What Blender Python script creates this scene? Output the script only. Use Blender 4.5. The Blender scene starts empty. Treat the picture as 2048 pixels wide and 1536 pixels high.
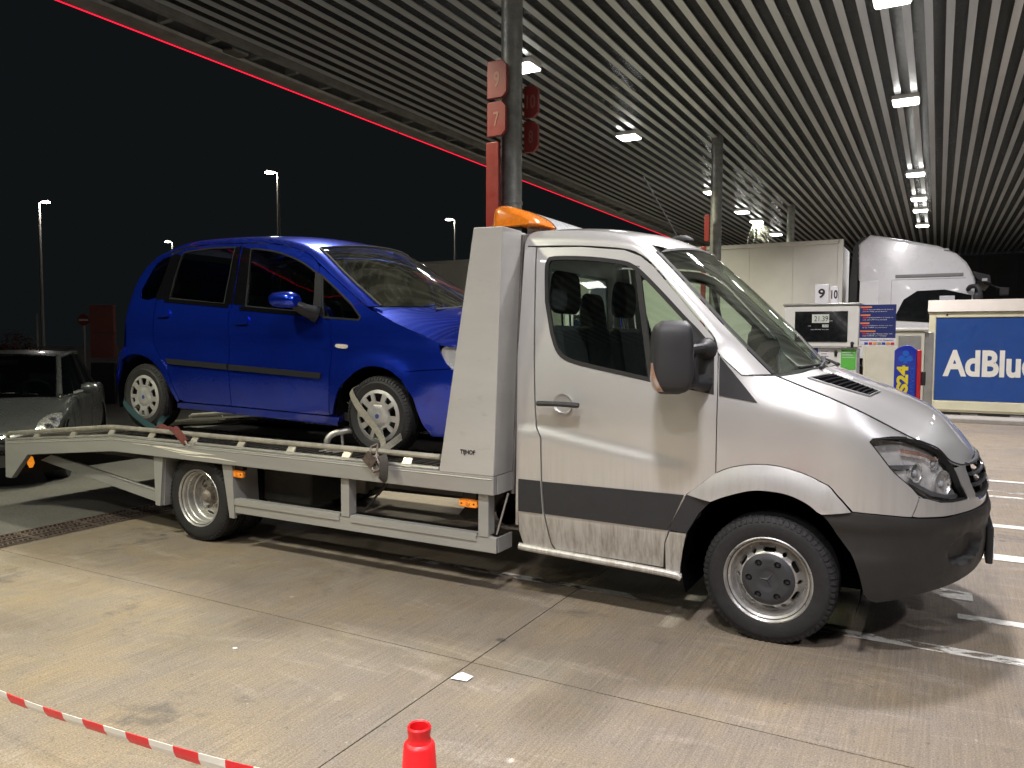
import bpy, bmesh, math, random
import numpy as np
from mathutils import Vector, Matrix, Quaternion
from mathutils.geometry import delaunay_2d_cdt

SC = bpy.context.scene
COL = SC.collection
PI = math.pi
random.seed(7)

# ------------------------------------------------------------------ camera
cam_d = bpy.data.cameras.new('camera')
cam = bpy.data.objects.new('camera', cam_d)
COL.objects.link(cam)
SC.camera = cam
cam_d.sensor_width = 36.0
cam_d.lens = 1550.0 / 2048.0 * 36.0
cam_d.clip_start = 0.05
cam_d.clip_end = 500.0
_r = Vector((0.87666, 0.48109, 0.00403))
_u = Vector((-0.030945, 0.04802, 0.998367))
_f = Vector((-0.480113, 0.875354, -0.056984))
cam.matrix_world = Matrix(((_r.x, _u.x, -_f.x, 0.0), (_r.y, _u.y, -_f.y, 0.0), (_r.z, _u.z, -_f.z, 1.60), (0, 0, 0, 1)))

# ------------------------------------------------------------------ night sky
W = bpy.data.worlds.new('World')
SC.world = W
W.use_nodes = True
_bg = W.node_tree.nodes['Background']
_sky = W.node_tree.nodes.new('ShaderNodeTexSky')
_sky.sky_type = 'NISHITA'
_sky.sun_disc = False
_sky.sun_elevation = math.radians(-4.0)
_sky.sun_rotation = math.radians(200.0)
_mx = W.node_tree.nodes.new('ShaderNodeMix')
_mx.data_type = 'RGBA'
_mx.inputs[0].default_value = 0.06
_mx.inputs[6].default_value = (0.045, 0.056, 0.062, 1)
W.node_tree.links.new(_sky.outputs[0], _mx.inputs[7])
W.node_tree.links.new(_mx.outputs[2], _bg.inputs[0])
_bg.inputs[1].default_value = 0.12

SC.view_settings.view_transform = 'Standard'
SC.view_settings.look = 'None'
SC.view_settings.exposure = 0.0
SC.view_settings.gamma = 1.0
SC.view_settings.use_curve_mapping = False
SC.render.engine = 'CYCLES'
SC.cycles.max_bounces = 8
SC.cycles.transparent_max_bounces = 24
SC.cycles.sample_clamp_indirect = 4.0

# ------------------------------------------------------------------ materials
MATS = {}


def nt(name):
    m = bpy.data.materials.new(name)
    m.use_nodes = True
    t = m.node_tree
    b = t.nodes['Principled BSDF']
    MATS[name] = m
    return m, t, b


class NB:
    """tiny node helper"""
    def __init__(s, t):
        s.t = t
        s.tc = None

    def n(s, typ, **kw):
        nd = s.t.nodes.new(typ)
        for k, v in kw.items():
            setattr(nd, k, v)
        return nd

    def link(s, a, b):
        s.t.links.new(a, b)

    def co(s, scale=(1, 1, 1), kind='Object', rot=(0, 0, 0)):
        if s.tc is None:
            s.tc = s.n('ShaderNodeTexCoord')
        mp = s.n('ShaderNodeMapping')
        mp.inputs['Scale'].default_value = scale
        mp.inputs['Rotation'].default_value = rot
        s.link(s.tc.outputs[kind], mp.inputs[0])
        return mp.outputs[0]

    def noise(s, co, scale, detail=4, rough=0.55, dist=0.0):
        nd = s.n('ShaderNodeTexNoise')
        nd.inputs['Scale'].default_value = scale
        nd.inputs['Detail'].default_value = detail
        nd.inputs['Roughness'].default_value = rough
        nd.inputs['Distortion'].default_value = dist
        s.link(co, nd.inputs['Vector'])
        return nd.outputs[0]

    def ramp(s, fac, stops):
        nd = s.n('ShaderNodeValToRGB')
        el = nd.color_ramp.elements
        while len(el) < len(stops):
            el.new(0.5)
        for e, (p, c) in zip(el, stops):
            e.position = p
            e.color = (c, c, c, 1) if isinstance(c, (int, float)) else (*c, 1)
        s.link(fac, nd.inputs[0])
        return nd.outputs[0]

    def mix(s, fac, a, b, mode='MIX'):
        nd = s.n('ShaderNodeMix', data_type='RGBA', blend_type=mode)
        for i, v in ((0, fac), (6, a), (7, b)):
            if hasattr(v, 'is_output'):
                s.link(v, nd.inputs[i])
            elif isinstance(v, (int, float)):
                nd.inputs[i].default_value = v if i == 0 else (v, v, v, 1)
            else:
                nd.inputs[i].default_value = (*v, 1)
        return nd.outputs[2]

    def math(s, op, a, b=0.0, c=None):
        nd = s.n('ShaderNodeMath', operation=op)
        for i, v in enumerate((a, b, c)):
            if v is None:
                continue
            if hasattr(v, 'is_output'):
                s.link(v, nd.inputs[i])
            else:
                nd.inputs[i].default_value = v
        return nd.outputs[0]

    def bump(s, h, strength=0.2, dist=0.01, nrm=None):
        nd = s.n('ShaderNodeBump')
        nd.inputs['Strength'].default_value = strength
        nd.inputs['Distance'].default_value = dist
        s.link(h, nd.inputs['Height'])
        if nrm is not None:
            s.link(nrm, nd.inputs['Normal'])
        return nd.outputs[0]

    def sep(s, co):
        nd = s.n('ShaderNodeSeparateXYZ')
        s.link(co, nd.inputs[0])
        return nd.outputs


def pmat(name, col, rough=0.5, metal=0.0, coat=0.0, var=0.12, vscale=6.0, bump=0.0, bscale=80.0, spec=0.5, emit=None, estr=0.0, trans=0.0, stretch=(1, 1, 1), rvar=0.08):
    """principled material with procedural tone and roughness variation"""
    m, t, b = nt(name)
    q = NB(t)
    co = q.co(stretch)
    n1 = q.noise(co, vscale, 5, 0.6)
    lo = tuple(max(0, c * (1 - var)) for c in col)
    hi = tuple(min(1, c * (1 + var)) for c in col)
    q.link(q.ramp(n1, [(0.3, lo), (0.7, hi)]), b.inputs['Base Color'])
    n2 = q.noise(co, vscale * 2.7, 4, 0.6)
    q.link(q.ramp(n2, [(0.3, max(0.02, rough - rvar)), (0.7, min(1, rough + rvar))]), b.inputs['Roughness'])
    b.inputs['Metallic'].default_value = metal
    b.inputs['Coat Weight'].default_value = coat
    b.inputs['Coat Roughness'].default_value = 0.04
    b.inputs['Specular IOR Level'].default_value = spec
    b.inputs['Transmission Weight'].default_value = trans
    if bump:
        q.link(q.bump(q.noise(co, bscale, 3, 0.6), bump, 0.004), b.inputs['Normal'])
    if emit:
        b.inputs['Emission Color'].default_value = (*emit, 1)
        b.inputs['Emission Strength'].default_value = estr
    return m


def glassmat(name, tint, rough=0.02, ior=1.45, dirt=0.0, dirtcol=(.5, .5, .45), swirl=None):
    m = bpy.data.materials.new(name)
    m.use_nodes = True
    t = m.node_tree
    t.nodes.clear()
    q = NB(t)
    out = q.n('ShaderNodeOutputMaterial')
    tr = q.n('ShaderNodeBsdfTransparent')
    tr.inputs[0].default_value = (*tint, 1)
    gl = q.n('ShaderNodeBsdfGlossy')
    gl.inputs['Roughness'].default_value = rough
    lw = q.n('ShaderNodeLayerWeight')
    lw.inputs[0].default_value = 0.5
    f0 = ((ior - 1) / (ior + 1)) ** 2
    fr = q.math('MULTIPLY_ADD', q.math('POWER', lw.outputs['Facing'], 4.6), 0.8, f0 * 1.6)
    ms = q.n('ShaderNodeMixShader')
    q.link(fr, ms.inputs[0])
    q.link(tr.outputs[0], ms.inputs[1])
    q.link(gl.outputs[0], ms.inputs[2])
    last = ms.outputs[0]
    if dirt:
        df = q.n('ShaderNodeBsdfDiffuse')
        df.inputs[0].default_value = (*dirtcol, 1)
        co = q.co((1, 1, 1))
        a = q.noise(co, 3.0, 6, 0.65)
        f = q.ramp(a, [(0.35, 0.0), (0.8, dirt)])
        if swirl:
            # wiper arcs: rings of grime round the wiper pivots
            geo = q.co((1, 1, 1))
            vs = q.n('ShaderNodeVectorMath', operation='DISTANCE')
            q.link(geo, vs.inputs[0])
            vs.inputs[1].default_value = swirl
            w = q.math('SINE', q.math('MULTIPLY', vs.outputs['Value'], 95.0))
            w2 = q.ramp(w, [(0.55, 0.0), (1.0, dirt * 0.8)])
            f = q.math('MULTIPLY_ADD', w2, q.ramp(q.noise(co, 7.0, 3), [(0.4, 0.0), (0.7, 1.0)]), f)
        m2 = q.n('ShaderNodeMixShader')
        q.link(f, m2.inputs[0])
        q.link(last, m2.inputs[1])
        q.link(df.outputs[0], m2.inputs[2])
        last = m2.outputs[0]
    q.link(last, out.inputs[0])
    MATS[name] = m
    return m


def emat(name, col, strength):
    m = bpy.data.materials.new(name)
    m.use_nodes = True
    t = m.node_tree
    t.nodes.clear()
    o = t.nodes.new('ShaderNodeOutputMaterial')
    e = t.nodes.new('ShaderNodeEmission')
    e.inputs[0].default_value = (*col, 1)
    e.inputs[1].default_value = strength
    t.links.new(e.outputs[0], o.inputs[0])
    MATS[name] = m
    return m


# ------------------------------------------------------------------ mesh tools
def cr(pts, n=4, closed=False):
    """Catmull-Rom resample of a point list (any dimension)"""
    P = [np.array(p, float) for p in pts]
    N = len(P)
    out = []
    rng = N if closed else N - 1
    for i in range(rng):
        p1, p2 = P[i], P[(i + 1) % N]
        p0 = P[i - 1] if (closed or i > 0) else 2 * p1 - p2
        p3 = P[(i + 2) % N] if (closed or i + 2 < N) else 2 * p2 - p1
        for k in range(n):
            t = k / n
            out.append(0.5 * ((2 * p1) + (-p0 + p2) * t + (2 * p0 - 5 * p1 + 4 * p2 - p3) * t * t + (-p0 + 3 * p1 - 3 * p2 + p3) * t ** 3))
    if not closed:
        out.append(P[-1])
    return [tuple(float(c) for c in o) for o in out]


def dens(poly, h):
    out = []
    for i, a in enumerate(poly):
        b = poly[(i + 1) % len(poly)]
        d = math.hypot(b[0] - a[0], b[1] - a[1])
        k = max(1, int(math.ceil(d / h)))
        for j in range(k):
            t = j / k
            out.append((a[0] + (b[0] - a[0]) * t, a[1] + (b[1] - a[1]) * t))
    return out


def area2(poly):
    return sum(poly[i][0] * poly[(i + 1) % len(poly)][1] - poly[(i + 1) % len(poly)][0] * poly[i][1] for i in range(len(poly))) * 0.5


def inset(poly, d):
    """shrink polygon by d (negative grows)"""
    if area2(poly) < 0:
        poly = poly[::-1]
    n = len(poly)
    out = []
    for i in range(n):
        a, b, c = poly[i - 1], poly[i], poly[(i + 1) % n]
        e1 = (b[0] - a[0], b[1] - a[1])
        e2 = (c[0] - b[0], c[1] - b[1])
        l1 = math.hypot(*e1) or 1e-9
        l2 = math.hypot(*e2) or 1e-9
        n1 = (-e1[1] / l1, e1[0] / l1)
        n2 = (-e2[1] / l2, e2[0] / l2)
        bx, by = n1[0] + n2[0], n1[1] + n2[1]
        k = 2.0 / max(0.35, bx * bx + by * by)
        out.append((b[0] + bx * d * k * 1.0, b[1] + by * d * k * 1.0) if True else b)
    return out


def inside(p, poly):
    x, y = p
    c = False
    j = len(poly) - 1
    for i in range(len(poly)):
        xi, yi = poly[i]
        xj, yj = poly[j]
        if (yi > y) != (yj > y) and x < (xj - xi) * (y - yi) / (yj - yi) + xi:
            c = not c
        j = i
    return c


def V(*a):
    return np.array(a, float)


class MB:
    def __init__(s):
        s.v = []
        s.f = []
        s.smooth = 35

    def add(s, verts, faces):
        o = len(s.v)
        s.v += [tuple(map(float, p)) for p in verts]
        s.f += [tuple(i + o for i in f) for f in faces]
        return s

    def box(s, x0, x1, y0, y1, z0, z1, rz=0.0, ry=0.0, c=None):
        vs = [(x, y, z) for z in (z0, z1) for y in (y0, y1) for x in (x0, x1)]
        if rz or ry:
            if c is None:
                c = ((x0 + x1) / 2, (y0 + y1) / 2, (z0 + z1) / 2)
            M = Matrix.Translation(c) @ Matrix.Rotation(rz, 4, 'Z') @ Matrix.Rotation(ry, 4, 'Y') @ Matrix.Translation([-k for k in c])
            vs = [tuple(M @ Vector(p)) for p in vs]
        return s.add(vs, [(0, 2, 3, 1), (4, 5, 7, 6), (0, 1, 5, 4), (1, 3, 7, 5), (3, 2, 6, 7), (2, 0, 4, 6)])

    def prism(s, poly, a, b, axis='Y'):
        """polygon extruded along an axis; poly in the other two axes (x,z),(y,z),(x,y)"""
        n = len(poly)

        def m(p, h):
            return {'Y': (p[0], h, p[1]), 'X': (h, p[0], p[1]), 'Z': (p[0], p[1], h)}[axis]
        vs = [m(p, a) for p in poly] + [m(p, b) for p in poly]
        fs = [tuple(range(n)), tuple(range(2 * n - 1, n - 1, -1))]
        fs += [(i, i + n, (i + 1) % n + n, (i + 1) % n) for i in range(n)]
        o = len(s.v)
        s.add(vs, fs)
        return s

    def tube(s, path, r, n=10, cap=True, flat=1.0):
        path = [Vector(p) for p in path]
        rr = r if isinstance(r, (list, tuple)) else [r] * len(path)
        rings = []
        up = Vector((0, 0, 1))
        prev = None
        for i, p in enumerate(path):
            d = (path[min(i + 1, len(path) - 1)] - path[max(i - 1, 0)]).normalized()
            if prev is None:
                a = up if abs(d.z) < 0.9 else Vector((1, 0, 0))
                x = d.cross(a).normalized()
            else:
                x = (prev - d * prev.dot(d)).normalized()
            prev = x
            y = d.cross(x)
            rings.append([p + x * math.cos(2 * PI * k / n) * rr[i] + y * math.sin(2 * PI * k / n) * rr[i] * flat for k in range(n)])
        o = len(s.v)
        for ring in rings:
            s.v += [tuple(q) for q in ring]
        for i in range(len(rings) - 1):
            for k in range(n):
                a = o + i * n + k
                b = o + i * n + (k + 1) % n
                s.f.append((a, b, b + n, a + n))
        if cap:
            s.f.append(tuple(o + k for k in range(n - 1, -1, -1)))
            e = o + (len(rings) - 1) * n
            s.f.append(tuple(e + k for k in range(n)))
        return s

    def lathe(s, prof, c, axis='Y', n=32, a0=0.0, a1=2 * PI, sc=(1, 1)):
        """prof: (radius, height along axis)"""
        full = abs(a1 - a0 - 2 * PI) < 1e-6
        m = n if full else n + 1
        o = len(s.v)
        for (r, h) in prof:
            for k in range(m):
                t = a0 + (a1 - a0) * k / n
                ca, sa = math.cos(t) * r * sc[0], math.sin(t) * r * sc[1]
                p = {'Y': (ca, h, sa), 'Z': (ca, sa, h), 'X': (h, ca, sa)}[axis]
                s.v.append((c[0] + p[0], c[1] + p[1], c[2] + p[2]))
        for i in range(len(prof) - 1):
            for k in range(n):
                a = o + i * m + k
                b = o + i * m + (k + 1) % m
                s.f.append((a, b, b + m, a + m))
        return s

    def grid(s, rows, flip=False):
        o = len(s.v)
        w = len(rows[0])
        for r in rows:
            s.v += [tuple(map(float, p)) for p in r]
        for i in range(len(rows) - 1):
            for k in range(w - 1):
                q = (o + i * w + k, o + i * w + k + 1, o + (i + 1) * w + k + 1, o + (i + 1) * w + k)
                s.f.append(q[::-1] if flip else q)
        return s

    def panel(s, outline, fn, h=0.07, holes=(), th=0.018, off=0.0, mir=None):
        """sheet of a parametric surface fn(u,v) cut to an outline, with turned-in edges"""
        def surf(u, v):
            p = np.array(fn(u, v), float)
            e = 2e-3
            du = np.array(fn(u + e, v), float) - np.array(fn(u - e, v), float)
            dv = np.array(fn(u, v + e), float) - np.array(fn(u, v - e), float)
            nn = np.cross(du, dv)
            l = np.linalg.norm(nn)
            nn = nn / l if l > 1e-12 else np.array((0, -1.0, 0))
            return p, nn
        if area2(outline) < 0:
            outline = outline[::-1]
        ob = dens(outline, h)
        hs = [dens(q, h) for q in holes]
        pts = list(ob)
        edges = [(i, (i + 1) % len(ob)) for i in range(len(ob))]
        for q in hs:
            o = len(pts)
            pts += q
            edges += [(o + i, o + (i + 1) % len(q)) for i in range(len(q))]
        us = [p[0] for p in ob]
        vs = [p[1] for p in ob]
        bnd = np.array(pts)
        nx = int((max(us) - min(us)) / h) + 1
        ny = int((max(vs) - min(vs)) / h) + 1
        for i in range(nx + 1):
            for j in range(ny + 1):
                p = (min(us) + (i + 0.5 * (j % 2)) * h, min(vs) + j * h * 0.9)
                if inside(p, ob) and not any(inside(p, q) for q in hs):
                    if np.min((bnd[:, 0] - p[0]) ** 2 + (bnd[:, 1] - p[1]) ** 2) > (0.45 * h) ** 2:
                        pts.append(p)
        rv, re, rf, _, _, _ = delaunay_2d_cdt([Vector(p) for p in pts], edges, [], 0, 1e-7)
        tri = []
        for f in rf:
            cx = sum(rv[i].x for i in f) / 3
            cy = sum(rv[i].y for i in f) / 3
            if inside((cx, cy), ob) and not any(inside((cx, cy), q) for q in hs):
                a, b, c = (rv[i] for i in f)
                if (b.x - a.x) * (c.y - a.y) - (b.y - a.y) * (c.x - a.x) < 0:
                    f = f[::-1]
                tri.append(tuple(f))
        P = [surf(p.x, p.y) for p in rv]
        top = [p + nn * off for p, nn in P]
        cnt = {}
        for f in tri:
            for k in range(len(f)):
                a, b = f[k], f[(k + 1) % len(f)]
                cnt[(a, b)] = 1
        be = [(a, b) for (a, b) in cnt if (b, a) not in cnt]
        low = {}
        verts = list(top)
        faces = list(tri)
        if th:
            for a, b in be:
                for i in (a, b):
                    if i not in low:
                        low[i] = len(verts)
                        verts.append(top[i] - P[i][1] * th)
                faces.append((b, a, low[a], low[b]))
        if mir in (None, 'both'):
            s.add(verts, faces)
        if mir is not None:
            yc = s.yc
            s.add([(p[0], 2 * yc - p[1], p[2]) for p in verts], [f[::-1] for f in faces])
        return s

    def mirrored(s, yc):
        m = MB()
        m.v = [(x, 2 * yc - y, z) for x, y, z in s.v]
        m.f = [f[::-1] for f in s.f]
        return m

    def merge(s, o):
        return s.add(o.v, o.f)

    def mesh(s, name, mat, smooth=None):
        me = bpy.data.meshes.new(name)
        me.from_pydata(s.v, [], s.f)
        me.validate()
        me.update()
        if mat:
            me.materials.append(MATS[mat] if isinstance(mat, str) else mat)
        sm = s.smooth if smooth is None else smooth
        if sm:
            me.polygons.foreach_set('use_smooth', [True] * len(me.polygons))
            me.set_sharp_from_angle(angle=math.radians(sm))
        return me


def root(name, loc, label=None, cat=None, group=None, rz=0.0):
    o = bpy.data.objects.new(name, None)
    o.empty_display_size = 0.2
    COL.objects.link(o)
    o.location = loc
    o.rotation_euler = (0, 0, rz)
    tag(o, label, cat, group)
    return o


def tag(o, label=None, cat=None, group=None, kind=None):
    if label:
        o['label'] = label
    if cat:
        o['category'] = cat
    if group:
        o['group'] = group
    if kind:
        o['kind'] = kind
    return o


def base_loc(p):
    v = Vector((0, 0, 0))
    return p.get('_x', 0)


def obj(name, mb, mat, parent=None, smooth=None, bevel=0.0, local=False, label=None, kind=None):
    """link a mesh as ONE object; coordinates are world unless local"""
    me = mb.mesh(name, mat, smooth) if isinstance(mb, MB) else mb
    o = bpy.data.objects.new(name, me)
    COL.objects.link(o)
    if parent is not None:
        o.parent = parent
        if not local:
            M = Matrix.Identity(4)
            p = parent
            chain = []
            while p is not None:
                chain.append(p)
                p = p.parent
            for q in reversed(chain):
                M = M @ q.matrix_parent_inverse @ q.matrix_basis
            o.matrix_parent_inverse = M.inverted()
    if bevel:
        b = o.modifiers.new('bevel', 'BEVEL')
        b.width = bevel
        b.segments = 2
        b.limit_method = 'ANGLE'
        b.angle_limit = math.radians(40)
    if label:
        o['label'] = label
    if kind:
        o['kind'] = kind
    return o


def copy_tree(o, parent=None):
    c = o.copy()
    COL.objects.link(c)
    c.parent = parent
    for ch in list(o.children):
        copy_tree(ch, c)
    return c


def text_mesh(txt, size, font_bold=0.0, extrude=0.001):
    cu = bpy.data.curves.new('lettering', 'FONT')
    cu.body = txt
    cu.size = size
    cu.extrude = extrude
    cu.offset = font_bold
    cu.align_x = 'LEFT'
    cu.resolution_u = 4
    tmp = bpy.data.objects.new('lettering', cu)
    COL.objects.link(tmp)
    dg = bpy.context.evaluated_depsgraph_get()
    dg.update()
    me = bpy.data.meshes.new_from_object(tmp.evaluated_get(dg))
    bpy.data.objects.remove(tmp)
    bpy.data.curves.remove(cu)
    return me


def text(name, txt, mat, size, origin, xdir, ydir, parent=None, width=None, bold=0.0, height=None, extrude=0.001):
    """lettering laid on a surface: origin = lower left corner, xdir/ydir = reading and up direction"""
    me = text_mesh(txt, size, bold, extrude)
    xs = [v.co.x for v in me.vertices]
    ys = [v.co.y for v in me.vertices]
    x0, x1, y0, y1 = min(xs), max(xs), min(ys), max(ys)
    sx = width / (x1 - x0) if width else 1.0
    sy = height / (y1 - y0) if height else sx
    X = Vector(xdir).normalized()
    Yv = Vector(ydir).normalized()
    Zv = X.cross(Yv)
    for v in me.vertices:
        a, b, c = (v.co.x - x0) * sx, (v.co.y - y0) * sy, v.co.z
        v.co = Vector(origin) + X * a + Yv * b + Zv * c
    me.materials.append(MATS[mat])
    return obj(name, me, None, parent)
# ------------------------------------------------------------------ ground
def ground_mats():
    m, t, b = nt('concrete')
    q = NB(t)
    co = q.co((1, 1, 1))
    geo = q.n('ShaderNodeObjectInfo')
    big = q.noise(co, 0.55, 5, 0.6, 0.6)
    c1 = q.ramp(big, [(0.3, (0.136, 0.113, 0.092)), (0.5, (0.182, 0.147, 0.104)), (0.7, (0.232, 0.182, 0.116))])
    mid = q.noise(co, 2.6, 6, 0.65, 0.4)
    c2 = q.mix(q.ramp(mid, [(0.40, 0.0), (0.62, 0.6)]), c1, (0.158, 0.138, 0.120))
    # dark oil stains with their own outlines
    st = q.noise(q.co((1.0, 1.0, 1)), 1.55, 7, 0.72, 0.3)
    c3 = q.mix(q.ramp(st, [(0.59, 0.0), (0.67, 0.7)]), c2, (0.075, 0.066, 0.06))
    sm = q.noise(co, 9.0, 5, 0.7)
    c4 = q.mix(q.ramp(sm, [(0.58, 0.0), (0.70, 0.6)]), c3, (0.10, 0.088, 0.077))
    # speckles of gum
    vo = q.n('ShaderNodeTexVoronoi')
    vo.inputs['Scale'].default_value = 3.1
    q.link(co, vo.inputs['Vector'])
    gum = q.ramp(vo.outputs['Distance'], [(0.0, 1.0), (0.045, 0.9), (0.06, 0.0)])
    pick = q.ramp(q.noise(co, 1.1, 1), [(0.5, 0.0), (0.52, 0.8)])
    c5 = q.mix(q.math('MULTIPLY', gum, pick), c4, (0.42, 0.39, 0.34))
    # oil drips: small dark round spots
    v2 = q.n('ShaderNodeTexVoronoi')
    v2.inputs['Scale'].default_value = 1.7
    q.link(q.co((1.0, 1.25, 1)), v2.inputs['Vector'])
    wob = q.math('MULTIPLY_ADD', q.noise(co, 14.0, 3), 0.05, v2.outputs['Distance'])
    drip = q.ramp(wob, [(0.0, 1.0), (0.065, 0.85), (0.085, 0.0)])
    pk2 = q.ramp(q.noise(co, 0.8, 1), [(0.47, 0.0), (0.50, 0.85)])
    c5 = q.mix(q.math('MULTIPLY', drip, pk2), c5, (0.035, 0.032, 0.032))
    # wide pale tyre sweeps
    sw = q.noise(q.co((0.35, 1.6, 1), rot=(0, 0, 0.5)), 2.0, 5, 0.7, 1.2)
    c5 = q.mix(q.ramp(sw, [(0.56, 0.0), (0.68, 0.45)]), c5, (0.30, 0.26, 0.215))
    # sand grain
    fine = q.noise(co, 130.0, 4, 0.75)
    c6 = q.mix(1.0, c5, q.ramp(fine, [(0.3, 0.22), (0.7, 0.80)]), 'OVERLAY')
    fk = q.noise(co, 38.0, 3, 0.55)
    c6 = q.mix(q.ramp(fk, [(0.64, 0.0), (0.69, 0.55)]), c6, (0.055, 0.048, 0.043))
    fk2 = q.noise(q.co((1, 1, 1), rot=(0, 0, 1.1)), 52.0, 2, 0.5)
    c6 = q.mix(q.ramp(fk2, [(0.70, 0.0), (0.74, 0.5)]), c6, (0.36, 0.33, 0.28))
    # broom lines along Y
    br = q.noise(q.co((95.0, 2.2, 1)), 1.0, 3, 0.6)
    c7 = q.mix(0.45, c6, q.ramp(br, [(0.3, 0.30), (0.7, 0.70)]), 'OVERLAY')
    q.link(c7, b.inputs['Base Color'])
    q.link(q.ramp(mid, [(0.3, 0.5), (0.7, 0.72)]), b.inputs['Roughness'])
    bm = q.bump(br, 0.32, 0.004)
    q.link(q.bump(fine, 0.28, 0.003, bm), b.inputs['Normal'])
    m, t, b = nt('asphalt')
    q = NB(t)
    co = q.co((1, 1, 1))
    big = q.noise(co, 0.8, 5, 0.6)
    f = q.noise(co, 48.0, 5, 0.8)
    c = q.ramp(big, [(0.3, (0.060, 0.058, 0.055)), (0.7, (0.10, 0.097, 0.09))])
    q.link(q.mix(0.8, c, q.ramp(f, [(0.3, 0.2), (0.7, 0.85)]), 'OVERLAY'), b.inputs['Base Color'])
    b.inputs['Roughness'].default_value = 0.75
    q.link(q.bump(f, 0.6, 0.006), b.inputs['Normal'])
    # worn road paint: chips show the concrete
    for nm, wear in (('paint_worn', 0.545), ('paint_mid', 0.50), ('paint_line', 0.33)):
        m = bpy.data.materials.new(nm)
        MATS[nm] = m
        m.use_nodes = True
        t = m.node_tree
        b = t.nodes['Principled BSDF']
        q = NB(t)
        co = q.co((1, 1, 1))
        n = q.noise(q.co((1.0, 2.6, 1)), 3.0, 9, 0.78, 0.2)
        n3 = q.noise(co, 0.9, 2)
        n2 = q.math('MULTIPLY_ADD', n3, 0.35, q.math('MULTIPLY', n, 0.75))
        al = q.ramp(n2, [(wear, 0.0), (wear + 0.012, 1.0)])
        q.link(q.ramp(q.noise(co, 40, 4), [(0.3, (0.50, 0.49, 0.43)), (0.7, (0.74, 0.73, 0.68))]), b.inputs['Base Color'])
        b.inputs['Roughness'].default_value = 0.6
        q.link(al, b.inputs['Alpha'])


ground_mats()
pmat('joint_fill', (0.028, 0.024, 0.02), 0.9)
pmat('kerb_concrete', (0.30, 0.28, 0.25), 0.8, bump=0.3)
pmat('drain_steel', (0.14, 0.11, 0.095), 0.55, metal=0.6, var=0.3, vscale=14)
pmat('drain_dark', (0.01, 0.01, 0.01), 0.9)
pmat('soil_dark', (0.03, 0.032, 0.026), 0.95, bump=0.4, bscale=20)

g = obj('ground', MB().box(-150, 120, -60, 200, -0.3, -0.03), 'soil_dark')
g['kind'] = 'structure'
ap = obj('concrete_apron', MB().box(-6.19, 30, -20, 60, -0.03, -0.012), 'joint_fill')
ap['kind'] = 'structure'
# cast slabs, each its own piece, 6 mm open joints
gx = [-6.19, -1.98, 2.24, 6.46, 14.9, 30]
gy = [-20, -9.4, -5.2, -1.0, 3.205, 7.42, 11.6, 15.8, 20.0, 24.2, 40, 60]
for i in range(len(gx) - 1):
    for j in range(len(gy) - 1):
        s = MB().box(gx[i] + 0.0035, gx[i + 1] - 0.0035, gy[j] + 0.0035, gy[j + 1] - 0.0035, -0.0119, 0.0)
        o = obj('slab', s, 'concrete', ap)
asph = obj('asphalt_lane', MB().box(-60, -6.64, -20, 60, -0.03, -0.004), 'asphalt')
asph['kind'] = 'structure'

# drain channel with slotted cast grates
dr = root('drain_channel', (-6.415, 3.0, 0), 'brown cast steel drain grating between asphalt and concrete', 'drain')
obj('channel', MB().box(-6.64, -6.19, -8, 40, -0.029, -0.022), 'drain_dark', dr)
fr = MB().box(-6.64, -6.615, -8, 40, -0.021, -0.001).box(-6.215, -6.19, -8, 40, -0.021, -0.001)
obj('edge_rail', fr, 'drain_steel', dr)
gm = MB()
gm.box(-0.2, 0.2, 0.0, 0.012, -0.02, 0.0).box(-0.2, 0.2, 0.488, 0.5, -0.02, 0.0).box(-0.012, 0.012, 0.012, 0.488, -0.02, 0.0)
for k in range(13):
    y = 0.02 + k * 0.038
    for sx in (-1, 1):
        for c2 in (0.055, 0.105, 0.155):
            gm.box(sx * c2 - 0.028, sx * c2 + 0.028, y - 0.006, y + 0.006, -0.018, -0.001, rz=0.5 * sx * (1 if c2 != 0.105 else -1))
for x in (-0.2, -0.13, -0.08, 0.08, 0.13, 0.194):
    gm.box(x - 0.004, x + 0.004, 0.012, 0.488, -0.018, -0.003)
gme = gm.mesh('grate', 'drain_steel', 0)
for k in range(60):
    o = obj('grate', gme, None, dr, local=True)
    o.location = (0, -9.0 + k * 0.503, 0.0)

# painted lines, laid on the slabs
lines = [('worn', -3.4, -.9, 4.50, 4.585), ('mid', -.9, 9.0, 4.49, 4.59), ('mid', 0.15, 9.0, 5.10, 5.19), ('worn', 0.06, 0.24, 5.48, 5.68), ('line', 0.05, 9.0, 6.62, 6.80),
         ('line', 0.05, 9.0, 7.80, 7.93), ('worn', 0.05, 9.0, 9.30, 9.40), ('worn', 0.05, 9.0, 9.62, 9.72), ('line', 0.05, 9.0, 10.36, 10.46), ('worn', -4.2, -1.2, 6.6, 6.72)]
for k, (mm, x0, x1, y0, y1) in enumerate(lines):
    n = 24
    rows = [[(x0 + (x1 - x0) * i / n, y, 0.0025 + 0.0003 * k) for i in range(n + 1)] for y in (y0, y1)]
    o = obj('painted_line', MB().grid(rows), 'paint_' + mm)
    o['kind'] = 'structure'

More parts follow.
